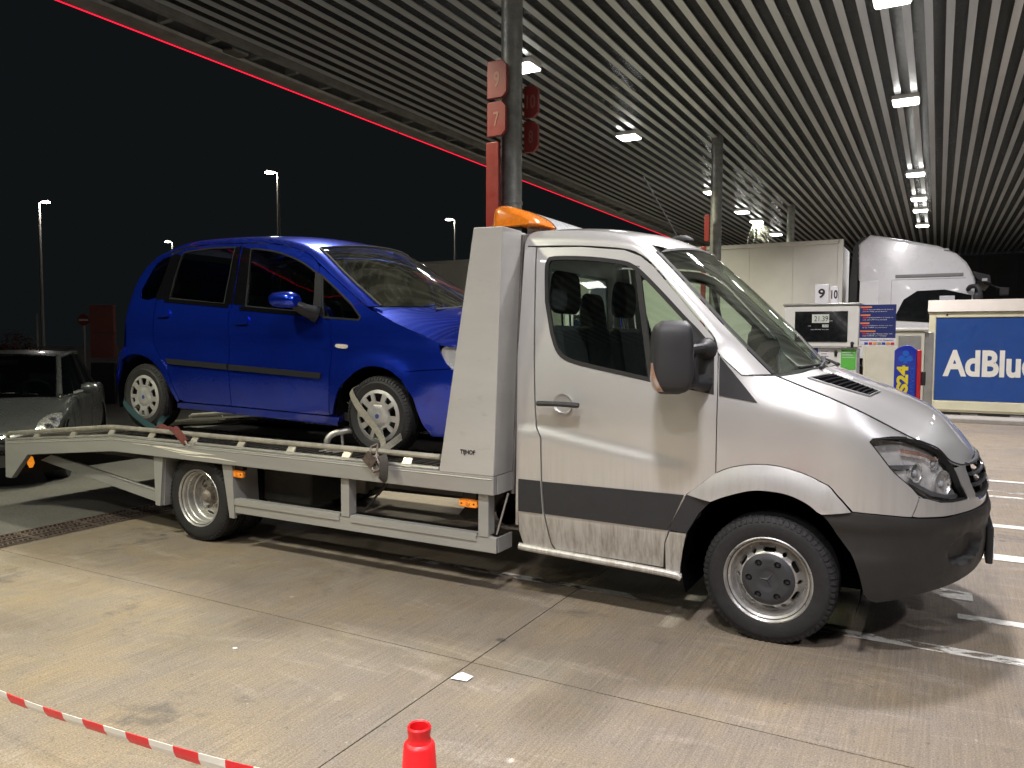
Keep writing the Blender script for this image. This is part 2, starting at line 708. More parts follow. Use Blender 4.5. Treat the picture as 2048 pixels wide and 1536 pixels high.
# ------------------------------------------------------------------ canopy
def canopy_mats():
    m, t, b = nt('slat_metal')
    q = NB(t)
    co = q.co((1, 0.12, 1))
    n = q.noise(co, 3.0, 6, 0.6)
    q.link(q.ramp(n, [(0.3, (0.50, 0.53, 0.545)), (0.7, (0.66, 0.69, 0.70))]), b.inputs['Base Color'])
    b.inputs['Metallic'].default_value = 0.45
    b.inputs['Roughness'].default_value = 0.30
    m, t, b = nt('black_foil')
    q = NB(t)
    co = q.co((0.5, 1, 1))
    n = q.noise(q.co((3.0, 26.0, 1)), 1.0, 5, 0.65, 0.8)
    n2 = q.noise(q.co((9.0, 14.0, 1)), 1.0, 4, 0.6)
    b.inputs['Base Color'].default_value = (0.048, 0.054, 0.055, 1)
    b.inputs['Roughness'].default_value = 0.16
    q.link(q.bump(n2, 0.8, 0.05, q.bump(n, 1.0, 0.10)), b.inputs['Normal'])


canopy_mats()
pmat('galvanised', (0.25, 0.255, 0.235), 0.5, metal=0.7, var=0.22, vscale=9, rvar=0.15)
pmat('fascia_grey', (0.22, 0.22, 0.21), 0.55, metal=0.2, var=0.25, vscale=3)
pmat('lamp_white', (0.72, 0.72, 0.70), 0.4)
emat('lamp_glow', (1.0, 0.985, 0.93), 26.0)
emat('neon_red', (1.0, 0.012, 0.045), 1.8)

ZC = 6.20
KC = 4.0 / 3.0
can = root('canopy', (-0.5, 16, ZC), 'large forecourt canopy with long pale metal slats and red light line', 'canopy')
YA, YB = -12.0, 48.0
obj('roof_deck', MB().box(-9.6, 10.6, YA, YB, ZC + 0.34, ZC + 0.40), 'fascia_grey', can)
obj('foil_lining', MB().grid([[(-9.6 + 20.2 * i / 4, YA + 60 * j / 8, ZC + 0.085) for i in range(5)] for j in range(9)]), 'black_foil', can)
sm = MB().prism([(-0.053, 0), (0.053, 0), (0.053, 0.016), (0.048, 0.016), (0.048, 0.005), (-0.048, 0.005), (-0.048, 0.016), (-0.053, 0.016)][::-1], YA - 16, YB - 16, 'Y').mesh('slat', 'slat_metal', 0)
LAMP_Y = (-5.2, -2.4, 1.0, 6.6, 11.6, 16.6, 23.87, 28.0, 30.5, 34.5)
RA, RB, RCX = -0.67, -6.17, 4.84  # the third row is unseen, put in for its light
x = -9.46
while x < 10.5:
    o = obj('slat', sm, None, can, local=True)
    o.location = (x + 0.5, 0, random.uniform(-0.003, 0.003))
    x += 0.2707
# open steel gutter frame along the edge with the red light line
obj('inner_beam', MB().box(-9.74, -9.63, YA, YB, ZC - 0.05, ZC + 0.28), 'fascia_grey', can)
obj('fascia', MB().prism([(-10.28, ZC - 0.16), (-9.98, ZC - 0.13), (-9.95, ZC - 0.09), (-10.23, ZC - 0.11), (-10.25, ZC + 0.55), (-10.32, ZC + 0.55)], YA, YB, 'Y'), 'fascia_grey', can)
pm = MB().box(0, 0.25, -0.04, 0.04, -0.04, 0.04).mesh('purlin', 'fascia_grey', 0)
y = YA + .5
while y < YB - .5:
    o = obj('purlin', pm, None, can, local=True)
    o.location = (-9.98 + 0.5, y - 16, -0.03)
    y += 0.83
obj('tray', MB().box(-9.97, -9.75, YA, YB, ZC + 0.12, ZC + 0.14), 'black_foil', can)
for k, y in enumerate((-8.0, 0.4, 8.7, 17.2, 25.7, 34.3, 42.7)):
    obj('joint_plate', MB().box(-10.2, -9.75, y, y + 0.33, ZC - 0.117, ZC - 0.07), 'galvanised', can, bevel=.004)
for k in range(7):
    y0 = YA + k * 8.55
    obj('red_light_line', MB().tube([(-10.30, y0 + 0.03, ZC - 0.166), (-10.30, min(YB, y0 + 8.52), ZC - 0.166)], 0.009, 8), 'neon_red', can)


# lamps under the canopy
def lamp_light(name, col, power):
    d = bpy.data.lights.new(name, 'AREA')
    d.shape = 'RECTANGLE'
    d.size = 0.44
    d.size_y = 0.40
    d.energy = power
    d.color = col
    d.spread = math.radians(125)
    return d


LP = 225
LIGHTS = {'warm': lamp_light('lamp_light_warm', (1.0, 0.97, 0.72), LP), 'cool': lamp_light('lamp_light_cool', (1.0, 0.95, 0.97), LP), 'white': lamp_light('lamp_light_white', (0.94, 0.92, 1.0), LP)}
hous = MB().box(-0.233, 0.233, -0.21, 0.21, 0.016, 0.10).box(-0.16, 0.16, -0.15, 0.15, 0.10, 0.13)
hme = hous.mesh('housing', 'lamp_white', 0)
dme = MB().lathe([(0.001, -0.028), (0.24, -0.018), (0.296, 0.0), (0.30, 0.0159)], (0, 0, 0), 'Z', 4, a0=PI / 4, a1=PI / 4 + 2 * PI).mesh('diffuser', 'lamp_glow', 0)
row_nm = {RA: 'the row above the truck cab', RB: 'the row along the round columns', RCX: 'the row right of the cab'}
ordn = {11.6: 'nearest', 16.6: 'second', 23.87: 'third', 28.0: 'fourth', 30.5: 'fifth', 34.5: 'farthest'}
for rx in (RA, RB, RCX):
    for ly in LAMP_Y:
        if rx == RCX and (ly > 29 or ly < 0 or ly == 6.6):
            continue
        nm = ordn.get(ly)
        if nm and rx != RCX:
            lab = 'white square canopy lamp, %s visible one in %s' % (nm, row_nm[rx])
        else:
            lab = 'unseen white square canopy lamp outside the picture, present for its light'  # unseen lamps, several added to brighten the side of the truck
        L = root('canopy_lamp', (rx, ly, ZC - 0.11), lab, 'lamp', 'lamps under the canopy')
        o = obj('housing', hme, None, L, local=True, bevel=0.006)
        o = obj('diffuser', dme, None, L, local=True)
        ld = LIGHTS['warm' if rx == RB else ('white' if ly > 20 or rx == RCX else 'cool')]
        lo = bpy.data.objects.new('lamp_light', ld)
        COL.objects.link(lo)
        lo.parent = L
        lo.location = (0, 0, -0.045)
# tangle of anti-bird wire hanging from one far lamp
bm_ = MB()
for k in range(30):
    a = random.uniform(0, 2 * PI)
    r0, r1 = random.uniform(0, .16), random.uniform(.1, .5)
    p0 = Vector((RB + 0.05 + r0 * math.cos(a), 30.5 + r0 * math.sin(a), ZC - 0.17))
    p1 = p0 + Vector((r1 * math.cos(a) + 0.22, r1 * math.sin(a), -random.uniform(.25, 1.0)))
    pm_ = (p0 + p1) / 2 + Vector((random.uniform(-.1, .1), 0, random.uniform(-.1, .12)))
    bm_.tube([p0, pm_, p1], 0.006, 4, cap=False)
o = obj('bird_wire', bm_, 'fascia_grey', smooth=0)
tag(o, 'tangle of shiny wire hanging below a far canopy lamp', 'wire')

# round steel columns
def column(y, label, flange):
    c = root('column', (-4.55, y, 0), label, 'column', 'round columns holding the canopy')
    obj('shaft', MB().lathe([(0.127, 0.0), (0.127, ZC + 0.08)], (-4.55, y, 0), 'Z', 28), 'galvanised', c)
    obj('clamp_band', MB().lathe([(0.128, 3.22), (0.136, 3.225), (0.136, 3.255), (0.128, 3.26)], (-4.55, y, 0), 'Z', 28), 'galvanised', c)
    obj('base_plate', MB().box(-4.8, -4.3, y - 0.25, y + 0.25, 0.0, 0.02), 'galvanised', c)
    return c


column(8.26, 'grey galvanised column carrying the red numbers 9 7 10 8', True)
column(18.0, 'dark galvanised column rising behind the windscreen of the tow truck', True)
column(28.15, 'pale thin column beyond the white lorry trailer', False)
# ------------------------------------------------------------------ tow truck
def tower_mat():
    m = MATS['bed_grey_dimmed'].copy()  # lit copy of the bed grey, the brightness put into its colour
    m.name = 'tower_grey_lit'
    MATS['tower_grey_lit'] = m
    for n in m.node_tree.nodes:
        if n.type == 'VALTORGB' and abs(n.color_ramp.elements[0].color[0] - .30) < .01:
            n.color_ramp.elements[0].color = (.46, .46, .445, 1)
            n.color_ramp.elements[1].color = (.54, .54, .52, 1)


def paint_mats():
    # silver metallic paint with road film; grime streaks run down the lower door
    m, t, b = nt('silver_paint')
    q = NB(t)
    co = q.co((1, 1, 1))
    sp = q.sep(co)
    base = q.ramp(q.noise(co, 1.3, 4, 0.6), [(0.3, (0.64, 0.64, 0.63)), (0.7, (0.71, 0.71, 0.70))])
    # streaks: noise stretched along z, kept to the sill area and the drip zone over the strip
    st = q.noise(q.co((34.0, 34.0, 0.9)), 1.0, 4, 0.7)
    zlow = q.ramp(sp[2], [(0.0, 1.0), (0.52, 1.0), (0.55, 0.0)])
    k1 = q.math('MULTIPLY', q.ramp(st, [(0.42, 0.0), (0.72, 0.75)]), zlow)
    c = q.mix(k1, base, (0.20, 0.17, 0.13))
    zmid = q.ramp(q.math('SUBTRACT', sp[2], 0.4), [(0.34, 0.0), (0.36, 0.30), (0.62, 0.0)])
    c = q.mix(q.math('MULTIPLY', q.ramp(st, [(0.45, 0.0), (0.72, 0.8)]), zmid), c, (0.34, 0.31, 0.26))
    film = q.math('MULTIPLY', zlow, 0.30)
    c = q.mix(film, c, (0.32, 0.28, 0.22))
    q.link(c, b.inputs['Base Color'])
    b.inputs['Metallic'].default_value = 0.66
    q.link(q.mix(zlow, 0.42, 0.58), b.inputs['Roughness'])
    b.inputs['Coat Weight'].default_value = 1.0
    b.inputs['Coat Roughness'].default_value = 0.03
    fl = q.noise(co, 900.0, 1, 0.5)
    q.link(q.bump(fl, 0.03, 0.001), b.inputs['Normal'])
    m, t, b = nt('bed_grey_dimmed')  # weaker light towards the rear is darkened into this base colour
    q = NB(t)
    co = q.co((1, 1, 1))
    base = q.ramp(q.noise(q.co((0.4, 1, 2.0)), 2.0, 5, 0.6), [(0.3, (0.30, 0.30, 0.29)), (0.7, (0.37, 0.37, 0.355))])
    d = q.noise(q.co((1.5, 6, 5.0)), 5.0, 6, 0.7)
    c = q.mix(q.ramp(d, [(0.6, 0.0), (0.8, 0.35)]), base, (0.24, 0.21, 0.17))
    q.link(c, b.inputs['Base Color'])
    b.inputs['Roughness'].default_value = 0.42
    b.inputs['Metallic'].default_value = 0.25
    b.inputs['Coat Weight'].default_value = 0.5
    b.inputs['Coat Roughness'].default_value = 0.08


paint_mats()
tower_mat()
pmat('strip_plastic', (0.026, 0.027, 0.030), 0.55, var=0.08, bump=0.15, bscale=400)
pmat('bumper_plastic', (0.022, 0.021, 0.020), 0.52, var=0.12, bump=0.2, bscale=350)
pmat('black_rubber', (0.018, 0.018, 0.018), 0.6, var=0.15)
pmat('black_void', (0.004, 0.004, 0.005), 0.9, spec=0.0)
pmat('reflector_bright', (0.75, 0.75, 0.74), 0.25, metal=0.8, var=0.3, vscale=14, bump=0.5, bscale=60)
pmat('tyre', (0.014, 0.014, 0.0155), 0.68, var=0.25, vscale=20, bump=0.2, bscale=120)
pmat('rim_steel', (0.50, 0.495, 0.48), 0.36, metal=0.75, var=0.2, vscale=12, rvar=0.12)
pmat('hub_rust', (0.20, 0.175, 0.15), 0.7, metal=0.4, var=0.4, vscale=30)
pmat('cap_grey', (0.032, 0.033, 0.037), 0.55, var=0.15)
pmat('chassis_black', (0.022, 0.021, 0.02), 0.65, var=0.3)
pmat('chassis_grey', (0.13, 0.12, 0.11), 0.65, var=0.3)
pmat('seat_cloth', (0.022, 0.023, 0.026), 0.9, bump=0.3, bscale=300)
pmat('dash_grey', (0.10, 0.105, 0.10), 0.7)
pmat('dash_top', (0.20, 0.215, 0.19), 0.75)
pmat('chrome', (0.75, 0.75, 0.76), 0.12, metal=1.0, var=0.04)
pmat('reflector', (0.66, 0.65, 0.63), 0.25, metal=0.3, var=0.22, vscale=9, bump=0.12, bscale=30)
pmat('lamp_clear', (0.45, 0.46, 0.48), 0.08, var=0.1, coat=.6)
pmat('lamp_grey', (0.20, 0.20, 0.205), 0.35, metal=.5)
pmat('steel_rail', (0.50, 0.48, 0.42), 0.38, metal=0.6, var=0.2, vscale=14)
pmat('zinc', (0.46, 0.45, 0.42), 0.45, metal=0.7, var=0.2)
pmat('deck_dark', (0.07, 0.068, 0.06), 0.6, metal=0.4, var=0.35, vscale=5, bump=0.4, bscale=60)
pmat('deck_alu', (0.085, 0.08, 0.07), 0.5, metal=0.6, var=0.3, vscale=7, stretch=(.3, 1, 1))
pmat('deck_beige', (0.30, 0.28, 0.24), 0.55, metal=0.3, var=0.3, vscale=7, stretch=(.3, 1, 1))
pmat('amber_lens', (0.80, 0.22, 0.015), 0.25, var=0.12, vscale=25, coat=0.5, bump=0.25, bscale=90)
pmat('amber_marker', (0.85, 0.27, 0.02), 0.3, var=0.15, vscale=40, coat=0.4, emit=(1.0, 0.25, 0.02), estr=0.12)
pmat('beacon_white', (0.62, 0.64, 0.66), 0.3, coat=0.4, var=0.1, vscale=12)
pmat('scratch', (0.78, 0.76, 0.68), 0.5)
pmat('print_black', (0.015, 0.013, 0.014), 0.6)
pmat('white_plastic', (0.7, 0.7, 0.68), 0.4)
pmat('amber_tint', (0.60, 0.36, 0.27), 0.2, metal=.6, var=.3, vscale=40, bump=.6, bscale=140)
pmat('amber_marker_lit', (0.9, 0.35, 0.03), 0.3, emit=(1.0, 0.30, 0.02), estr=.7, var=.3, vscale=30)
glassmat('cab_glass', (0.74, 0.84, 0.79), 0.015, 1.42)
glassmat('screen_glass', (0.76, 0.86, 0.79), 0.03, 1.36, dirt=0.10, dirtcol=(.45, .46, .36))
glassmat('clear_lens', (0.93, 0.94, 0.95), 0.03, 1.5)

TY = 5.13
TT = root('tow_truck', (-2.9, TY, 0), 'silver flatbed tow truck with a blue car strapped on its bed', 'tow truck')

zk = [.2, .35, .5, .75, 1.0, 1.2, 1.35, 1.6, 1.9, 2.15, 2.28, 2.36]
yk = [4.23, 4.19, 4.165, 4.15, 4.145, 4.15, 4.165, 4.20, 4.25, 4.30, 4.37, 4.53]
TX0, TN = -0.5, 2.4
xzk = [.2, .38, .58, .75, .9, 1.0, 1.1, 1.22, 1.45]
xvk = [.2, .25, .272, .265, .235, .19, .12, -.02, -.3]


def pchip(x, xs, ys):
    """smooth interpolation of a table"""
    if x <= xs[0]:
        return ys[0]
    if x >= xs[-1]:
        return ys[-1]
    i = int(np.searchsorted(xs, x)) - 1
    i = max(0, min(i, len(xs) - 2))

    def sl(k):
        return (ys[k + 1] - ys[k]) / (xs[k + 1] - xs[k])

    def tg(k):
        if k == 0:
            return sl(0)
        if k == len(xs) - 1:
            return sl(k - 1)
        a, b = sl(k - 1), sl(k)
        return 0 if a * b <= 0 else 2 * a * b / (a + b)
    h = xs[i + 1] - xs[i]
    t = (x - xs[i]) / h
    return ys[i] * (1 + 2 * t) * (1 - t) ** 2 + tg(i) * h * t * (1 - t) ** 2 + ys[i + 1] * t * t * (3 - 2 * t) + tg(i + 1) * h * t * t * (t - 1)


def tside(z):
    return pchip(z, zk, yk)


def bodyline(u, z):
    """door crease that sinks towards the front wheel"""
    zc = 1.065 - 0.155 * min(1, max(0, (u + 2.1) / 0.95)) ** 0.9
    fade = 1 - min(1, max(0, (u + 1.45) / 0.35))
    d = (z - zc) / 0.022
    return 0.018 * fade / (1 + math.exp(-d * 2.2)) * math.exp(-max(0, z - zc) / .45)


def TS(u, z):
    y = tside(z) + (bodyline(u, z) if u < -1.1 else 0.0)
    if u <= TX0:
        return (u, y, z)
    th = min(u - TX0, 1.0) * PI / 2
    xf = pchip(z, xzk, xvk)
    w = TY - y
    return (TX0 + (xf - TX0) * math.sin(th) ** (2 / TN), TY - w * max(math.cos(th), 0.0) ** (2 / TN), z)


def tp(name, outline, mat, par=None, h=0.07, gap=0.003, holes=(), th=0.018, off=0.0, fn=TS, both=True, smooth=None, label=None):
    """near and far copy of a cab panel; returns both objects"""
    poly = inset(outline, gap) if gap else outline
    m = MB()
    m.panel(poly, fn, h, holes, th, off)
    a = obj(name, m, mat, par or TT, smooth, label=label)
    b = None
    if both:
        b = obj(name, m.mirrored(TY), mat, par or TT, smooth)
    return a, b


door_o = [(-2.19, 2.172), (-2.149, 1.585), (-2.112, 1.081), (-2.073, 1.014), (-2.069, .769), (-2.056, .558), (-2.019, .37), (-1.994, .332), (-1.32, .318), (-1.306, .467), (-1.276, .56), (-1.182, .756), (-1.024, .89), (-1.025, 1.28), (-1.033, 1.528), (-1.045, 1.583), (-1.079, 1.638), (-1.167, 1.732), (-1.294, 1.873), (-1.428, 2.02), (-1.509, 2.084), (-1.614, 2.126), (-1.895, 2.16)]
win_o = cr([(-2.095, 1.83), (-2.114, 2.023), (-2.107, 2.08), (-2.064, 2.105), (-1.82, 2.09), (-1.62, 2.058), (-1.549, 2.031), (-1.487, 1.985), (-1.352, 1.856), (-1.224, 1.727), (-1.149, 1.656), (-1.06, 1.555)], 3) + [(-1.05, 1.315)] + cr([(-1.401, 1.371), (-1.627, 1.413), (-1.826, 1.451), (-1.942, 1.485), (-2.002, 1.54), (-2.045, 1.64)], 3)
win_o = win_o[::-1]
doors = tp('door', door_o, 'silver_paint', holes=[win_o], h=0.024)
door, door_far = doors
# rubber seal, glass, quarter light, mirror sail
DV0, DV1 = (-1.535, 2.04), (-1.40, 1.36)


def divx(z):
    return DV0[0] + (DV1[0] - DV0[0]) * (DV0[1] - z) / (DV0[1] - DV1[1])


wi = inset(win_o, 0.016)
for d_, mir in ((door, False), (door_far, True)):
    def mk(name, m, mat):
        return obj(name, m.mirrored(TY) if mir else m, mat, d_)
    mk('window_seal', MB().panel(inset(win_o, -0.004), TS, 0.05, [inset(win_o, 0.020)], 0.02, 0.003), 'black_rubber')
    gl = [p for p in wi if p[0] < divx(p[1])]
    mk('window_glass', MB().panel(wi, TS, 0.12, (), 0.0, -0.012), 'cab_glass')
    mk('window_divider', MB().panel([(divx(2.03) - .012, 2.03), (divx(1.38) - .012, 1.375), (divx(1.38) + .022, 1.37), (divx(2.03) + .02, 2.025)], TS, 0.06, (), 0.02, 0.0), 'black_rubber')
    sail = [(-1.235, 1.735), (-1.165, 1.66), (-1.065, 1.553), (-1.055, 1.318), (-1.30, 1.362)]
    mk('mirror_sail', MB().panel(sail, TS, 0.05, (), 0.02, 0.002), 'strip_plastic')
# side strip pieces
for nm, pl, par in (('rub_strip', [(-2.228, .752), (-2.078, .752), (-2.066, .547), (-2.234, .547)], None),):
    tp(nm, pl, 'strip_plastic', par, gap=0.002, off=0.007)
sd = [(-2.068, .752), (-1.19, .757), (-1.284, .54), (-2.052, .547)]
obj('rub_strip', MB().panel(inset(sd, .004), TS, .07, (), .02, .007), 'strip_plastic', door)
obj('rub_strip', MB().panel(inset(sd, .004), TS, .07, (), .02, .007).mirrored(TY), 'strip_plastic', door_far)
# door handle
hm = MB().tube(cr([(-2.075, 4.10, 1.222), (-2.05, 4.095, 1.224), (-1.94, 4.09, 1.226), (-1.83, 4.095, 1.223), (-1.805, 4.10, 1.221)], 3), [.012] + [.02] * 11 + [.012], 10, flat=0.8)
cup = MB().lathe([(0.062, 0.0), (0.06, 0.002), (0.05, 0.012), (0.0, 0.018)], (-1.93, 4.139, 1.222), 'Y', 24)
obj('handle', hm, 'strip_plastic', door)
obj('handle_cup', cup, 'silver_paint', door)
obj('handle', hm.mirrored(TY), 'strip_plastic', door_far)

# rear corner pillar, front wing, wheel arch flares
tp('corner_pillar', [(-2.274, 2.18), (-2.252, 1.523), (-2.235, 1.08), (-2.231, .761), (-2.238, .42), (-2.213, .325), (-1.998, .322), (-2.023, .37), (-2.06, .558), (-2.073, .769), (-2.077, 1.014), (-2.116, 1.081), (-2.153, 1.585), (-2.194, 2.175)], 'silver_paint', gap=0.0028, h=0.03)
flo = [(-1.182, .756), (-1.085, .837), (-1.01, .897), (-.897, .94), (-.762, .956), (-.629, .939), (-.5, .891), (-.454, .826), (-.408, .751)]
fli = [(-1.045, .734), (-.969, .77), (-.849, .812), (-.76, .822), (-.652, .813), (-.557, .776), (-.495, .728)]
flo_s, fli_s = cr(flo, 4), cr(fli, 4)
lamp_ll = [(-.143, .831), (-.168, .876), (-.238, .955), (-.282, 1.041), (-.311, 1.102)]
wing = [(-1.182, .756)] + flo_s[1:] + [(-.306, .745), (-.182, .734)] + cr(lamp_ll, 3) + cr([(-.29, 1.119), (-.185, 1.127), (-.1, 1.122)], 3) + cr([(-.093, 1.126), (-.27, 1.236), (-.477, 1.316), (-.74, 1.418)], 4) + [(-.907, 1.418), (-1.033, 1.528), (-1.025, 1.28), (-1.024, .89)]


def sstep(a, b, x):
    t = max(0.0, min(1.0, (x - a) / (b - a)))
    return t * t * (3 - 2 * t)


def TSw(u, z):
    """wing surface: soft shoulder under the bonnet seam"""
    p = TS(u, z)
    zc = 1.287 - 0.285 * max(0, u + 0.907)
    t = max(0.0, z - zc)
    k = sstep(-1.0, -.72, u)
    return (p[0], p[1] + k * (.22 * t * t / (t + .012) + .3 * t * t), p[2])


wing_n, wing_f = tp('front_wing', wing, 'silver_paint', h=0.045, fn=TSw)
for w_, mr in ((wing_n, 0), (wing_f, 1)):
    m = MB().panel(inset([(-1.03, 1.53), (-.806, 1.27), (-1.021, 1.303)], 0.004), TSw, .05, (), .01, .004)
    obj('mirror_sail', m.mirrored(TY) if mr else m, 'strip_plastic', w_)


def TSf(u, z):
    p = TS(u, z)
    d = math.hypot(u + 0.76, (z - 0.36) * 1.0)
    k = max(0.0, min(1.0, (d - 0.44) / 0.15))
    return (p[0], p[1] - 0.030 * (1 - k * k), p[2])


tp('arch_flare', flo_s + fli_s[::-1], 'silver_paint', gap=0.0015, fn=TSf, h=0.04, th=0.04)
tp('arch_trim', [(-1.182, .756), (-1.045, .734), (-1.113, .657), (-1.178, .543), (-1.284, .545)], 'strip_plastic', gap=0.002, fn=TS, off=.006, th=.05, h=.04)
tp('sill_corner', [(-1.284, .538), (-1.182, .540), (-1.205, .43), (-1.222, .33), (-1.226, .272), (-1.31, .29), (-1.306, .467), (-1.282, .53)], 'silver_paint', gap=0.002, th=0.05, h=0.04)
sb = MB().tube(cr([(-2.235, 4.20, .325), (-2.2, 4.19, .318), (-1.8, 4.185, .308), (-1.3, 4.185, .293), (-1.22, 4.195, .275)], 3), .022, 10)
obj('sill', sb, 'silver_paint', TT)
obj('sill', sb.mirrored(TY), 'silver_paint', TT)
# wheel houses
for s_ in (1, -1):
    wh = MB().lathe([(0.455, 4.17), (0.455, 4.75)], (-.755, 0, .36), 'Y', 28, a0=-0.35, a1=PI + 0.35)
    wh.grid([[(-1.25, 4.72, .2), (-1.25, 4.72, 1.0)], [(-.2, 4.72, .2), (-.2, 4.72, 1.0)]])
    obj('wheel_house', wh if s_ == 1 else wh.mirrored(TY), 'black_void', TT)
# roof rails and A pillars
D = [(-2.274, 2.185), (-2.19, 2.18), (-1.895, 2.166), (-1.614, 2.132), (-1.509, 2.091), (-1.428, 2.027), (-1.294, 1.880), (-1.167, 1.739), (-1.079, 1.645), (-1.045, 1.590), (-1.031, 1.533), (-.904, 1.421)]
E_ = [(-2.265, 2.272, 4.385), (-2.19, 2.28, 4.385), (-1.87, 2.262, 4.385), (-1.64, 2.222, 4.385), (-1.54, 2.185, 4.38), (-1.45, 2.112, 4.36), (-1.31, 1.975, 4.33), (-1.18, 1.84, 4.30), (-1.05, 1.705, 4.275), (-.97, 1.625, 4.26), (-.89, 1.545, 4.25), (-.766, 1.424, 4.24)]
Dc = cr([(x, tside(z), z) for x, z in D], 4)
Ec = cr([(x, y, z) for x, z, y in E_], 4)
rows = []
for d, e in zip(Dc, Ec):
    c = ((d[0] + e[0]) / 2, d[1] + 0.004, d[2] * .32 + e[2] * .68)
    rows.append([tuple((1 - t) ** 2 * d[i] + 2 * t * (1 - t) * c[i] + t * t * e[i] for i in range(3)) for t in [k / 6 for k in range(7)]])
rr = MB().grid(rows)
obj('roof_pillar', rr, 'silver_paint', TT)
obj('roof_pillar', rr.mirrored(TY), 'silver_paint', TT)


def across(e, zc, xc, n=14, p=2.3, px=2.0):
    out = []
    for k in range(n + 1):
        s = -1 + 2 * k / n
        a = abs(s)
        out.append((xc + (e[0] - xc) * a ** px, TY + s * (TY - e[1]), zc + (e[2] - zc) * a ** p))
    return out


iw = 20
roof_rows = [across(e, e[2] + 0.065, e[0] + (0.10 * (max(0, i - 12) / 8.0)), p=2.6) for i, e in enumerate(Ec[:iw + 1])]
obj('roof', MB().grid(roof_rows), 'silver_paint', TT)
ws_rows = []
NW = len(Ec) - iw - 1
for i in range(iw, len(Ec)):
    t = (i - iw) / NW
    e = Ec[i]
    zc = (e[2] + 0.066) * (1 - t) + (e[2] + 0.028) * t
    xc = (e[0] + 0.10) * (1 - t) + (e[0] + 0.165) * t
    xc += 0.03 * math.sin(PI * t)
    ws_rows.append((across((e[0], e[1] + 0.004, e[2]), zc, xc, n=20)))
wsm = MB().grid(ws_rows)
obj('windscreen', wsm, 'screen_glass', TT)
# black border round the screen
bd = MB()
for off in ((0, 1),):
    left = [r[0] for r in ws_rows]
    left2 = [r[1] for r in ws_rows]
    for a in (0, -1):
        q = [[tuple(V(*r[a]) + V(0.004, 0, 0.004)) for r in ws_rows], [tuple(V(*r[a]) * .62 + V(*r[1 if a == 0 else -2]) * .38 + V(.004, 0, .004)) for r in ws_rows]]
        bd.grid(q, flip=(a == 0))
    bd.grid([[tuple(V(*p) + V(.005, 0, .005)) for p in ws_rows[0]], [tuple(V(*p) * .6 + V(*p2) * .4 + V(.005, 0, .005)) for p, p2 in zip(ws_rows[0], ws_rows[1])]])
obj('screen_border', bd, 'black_rubber', TT)
# bonnet
be = [TSw(-.74, 1.418), TSw(-.477, 1.316), TSw(-.27, 1.236), TSw(-.093, 1.126), TSw(-.033, 1.098), TSw(.047, 1.06), TSw(.085, 1.0), TSw(.15, .972), TSw(.2, .965)]
bc = [(-.56, 1.445), (-.38, 1.376), (-.22, 1.312), (-.05, 1.234), (.04, 1.175), (.105, 1.11), (.145, 1.065), (.18, 1.02), (.2, .985)]
bec = cr(be, 4)
bcc = cr(bc, 4)
rows = []
for e, c in zip(bec, bcc):
    row = []
    for k in range(29):
        s = -1 + 2 * k / 28
        a = abs(s)
        step = 0.010 / (1 + math.exp((a - .66) * 34))
        row.append((c[0] + (e[0] - c[0]) * a ** 2.2, TY + s * (TY - e[1] - .003), c[1] - .010 + step + (e[2] - c[1]) * a ** 2.4))
    rows.append(row)
bon = obj('bonnet', MB().grid(rows), 'silver_paint', TT, smooth=50)

for sg in (0, 1):
    sm_ = MB().tube([(e[0], (2 * TY - e[1]) if sg else e[1], e[2] + .001) for e in bec], .0042, 6)
    obj('bonnet_seam', sm_, 'black_rubber', bon)


def bon_pt(t, s):
    i = min(len(rows) - 2, int(t * (len(rows) - 1)))
    f = t * (len(rows) - 1) - i
    k = (s + 1) / 2 * 28
    j = min(27, int(k))
    g = k - j
    a = V(*rows[i][j]) * (1 - g) + V(*rows[i][j + 1]) * g
    b = V(*rows[i + 1][j]) * (1 - g) + V(*rows[i + 1][j + 1]) * g
    return a * (1 - f) + b * f


# air inlet in the bonnet


def bon_s(off=0.0):
    def fn(t, s_):
        return tuple(bon_pt(max(0, min(.999, t)), s_) + V(.3, -.1, .95) * off)
    return fn


inl = [(.03, -.78), (.05, -.46), (.22, -.44), (.205, -.66)]
vent = obj('air_inlet', MB().panel(inl[::-1], bon_s(.004), .03, (), 0), 'black_void', bon)
for k in range(9):
    f_ = (k + .6) / 9.2
    ln_ = []
    for g in np.linspace(0.02, .98, 9):
        a = V(*inl[0]) * (1 - f_) + V(*inl[3]) * f_
        b = V(*inl[1]) * (1 - f_) + V(*inl[2]) * f_
        uv = a * (1 - g) + b * g
        ln_.append(bon_s(.006)(uv[0], uv[1]))
    obj('inlet_slat', MB().tube(ln_, .0035, 5), 'black_rubber', bon)
rim_ = []
for a, b in zip(inl, inl[1:] + inl[:1]):
    for g in np.linspace(0, 1, 8)[:-1]:
        rim_.append(bon_s(.005)(a[0] * (1 - g) + b[0] * g, a[1] * (1 - g) + b[1] * g))
obj('inlet_rim', MB().tube(rim_ + rim_[:1], .005, 6, cap=False), 'silver_paint', bon)
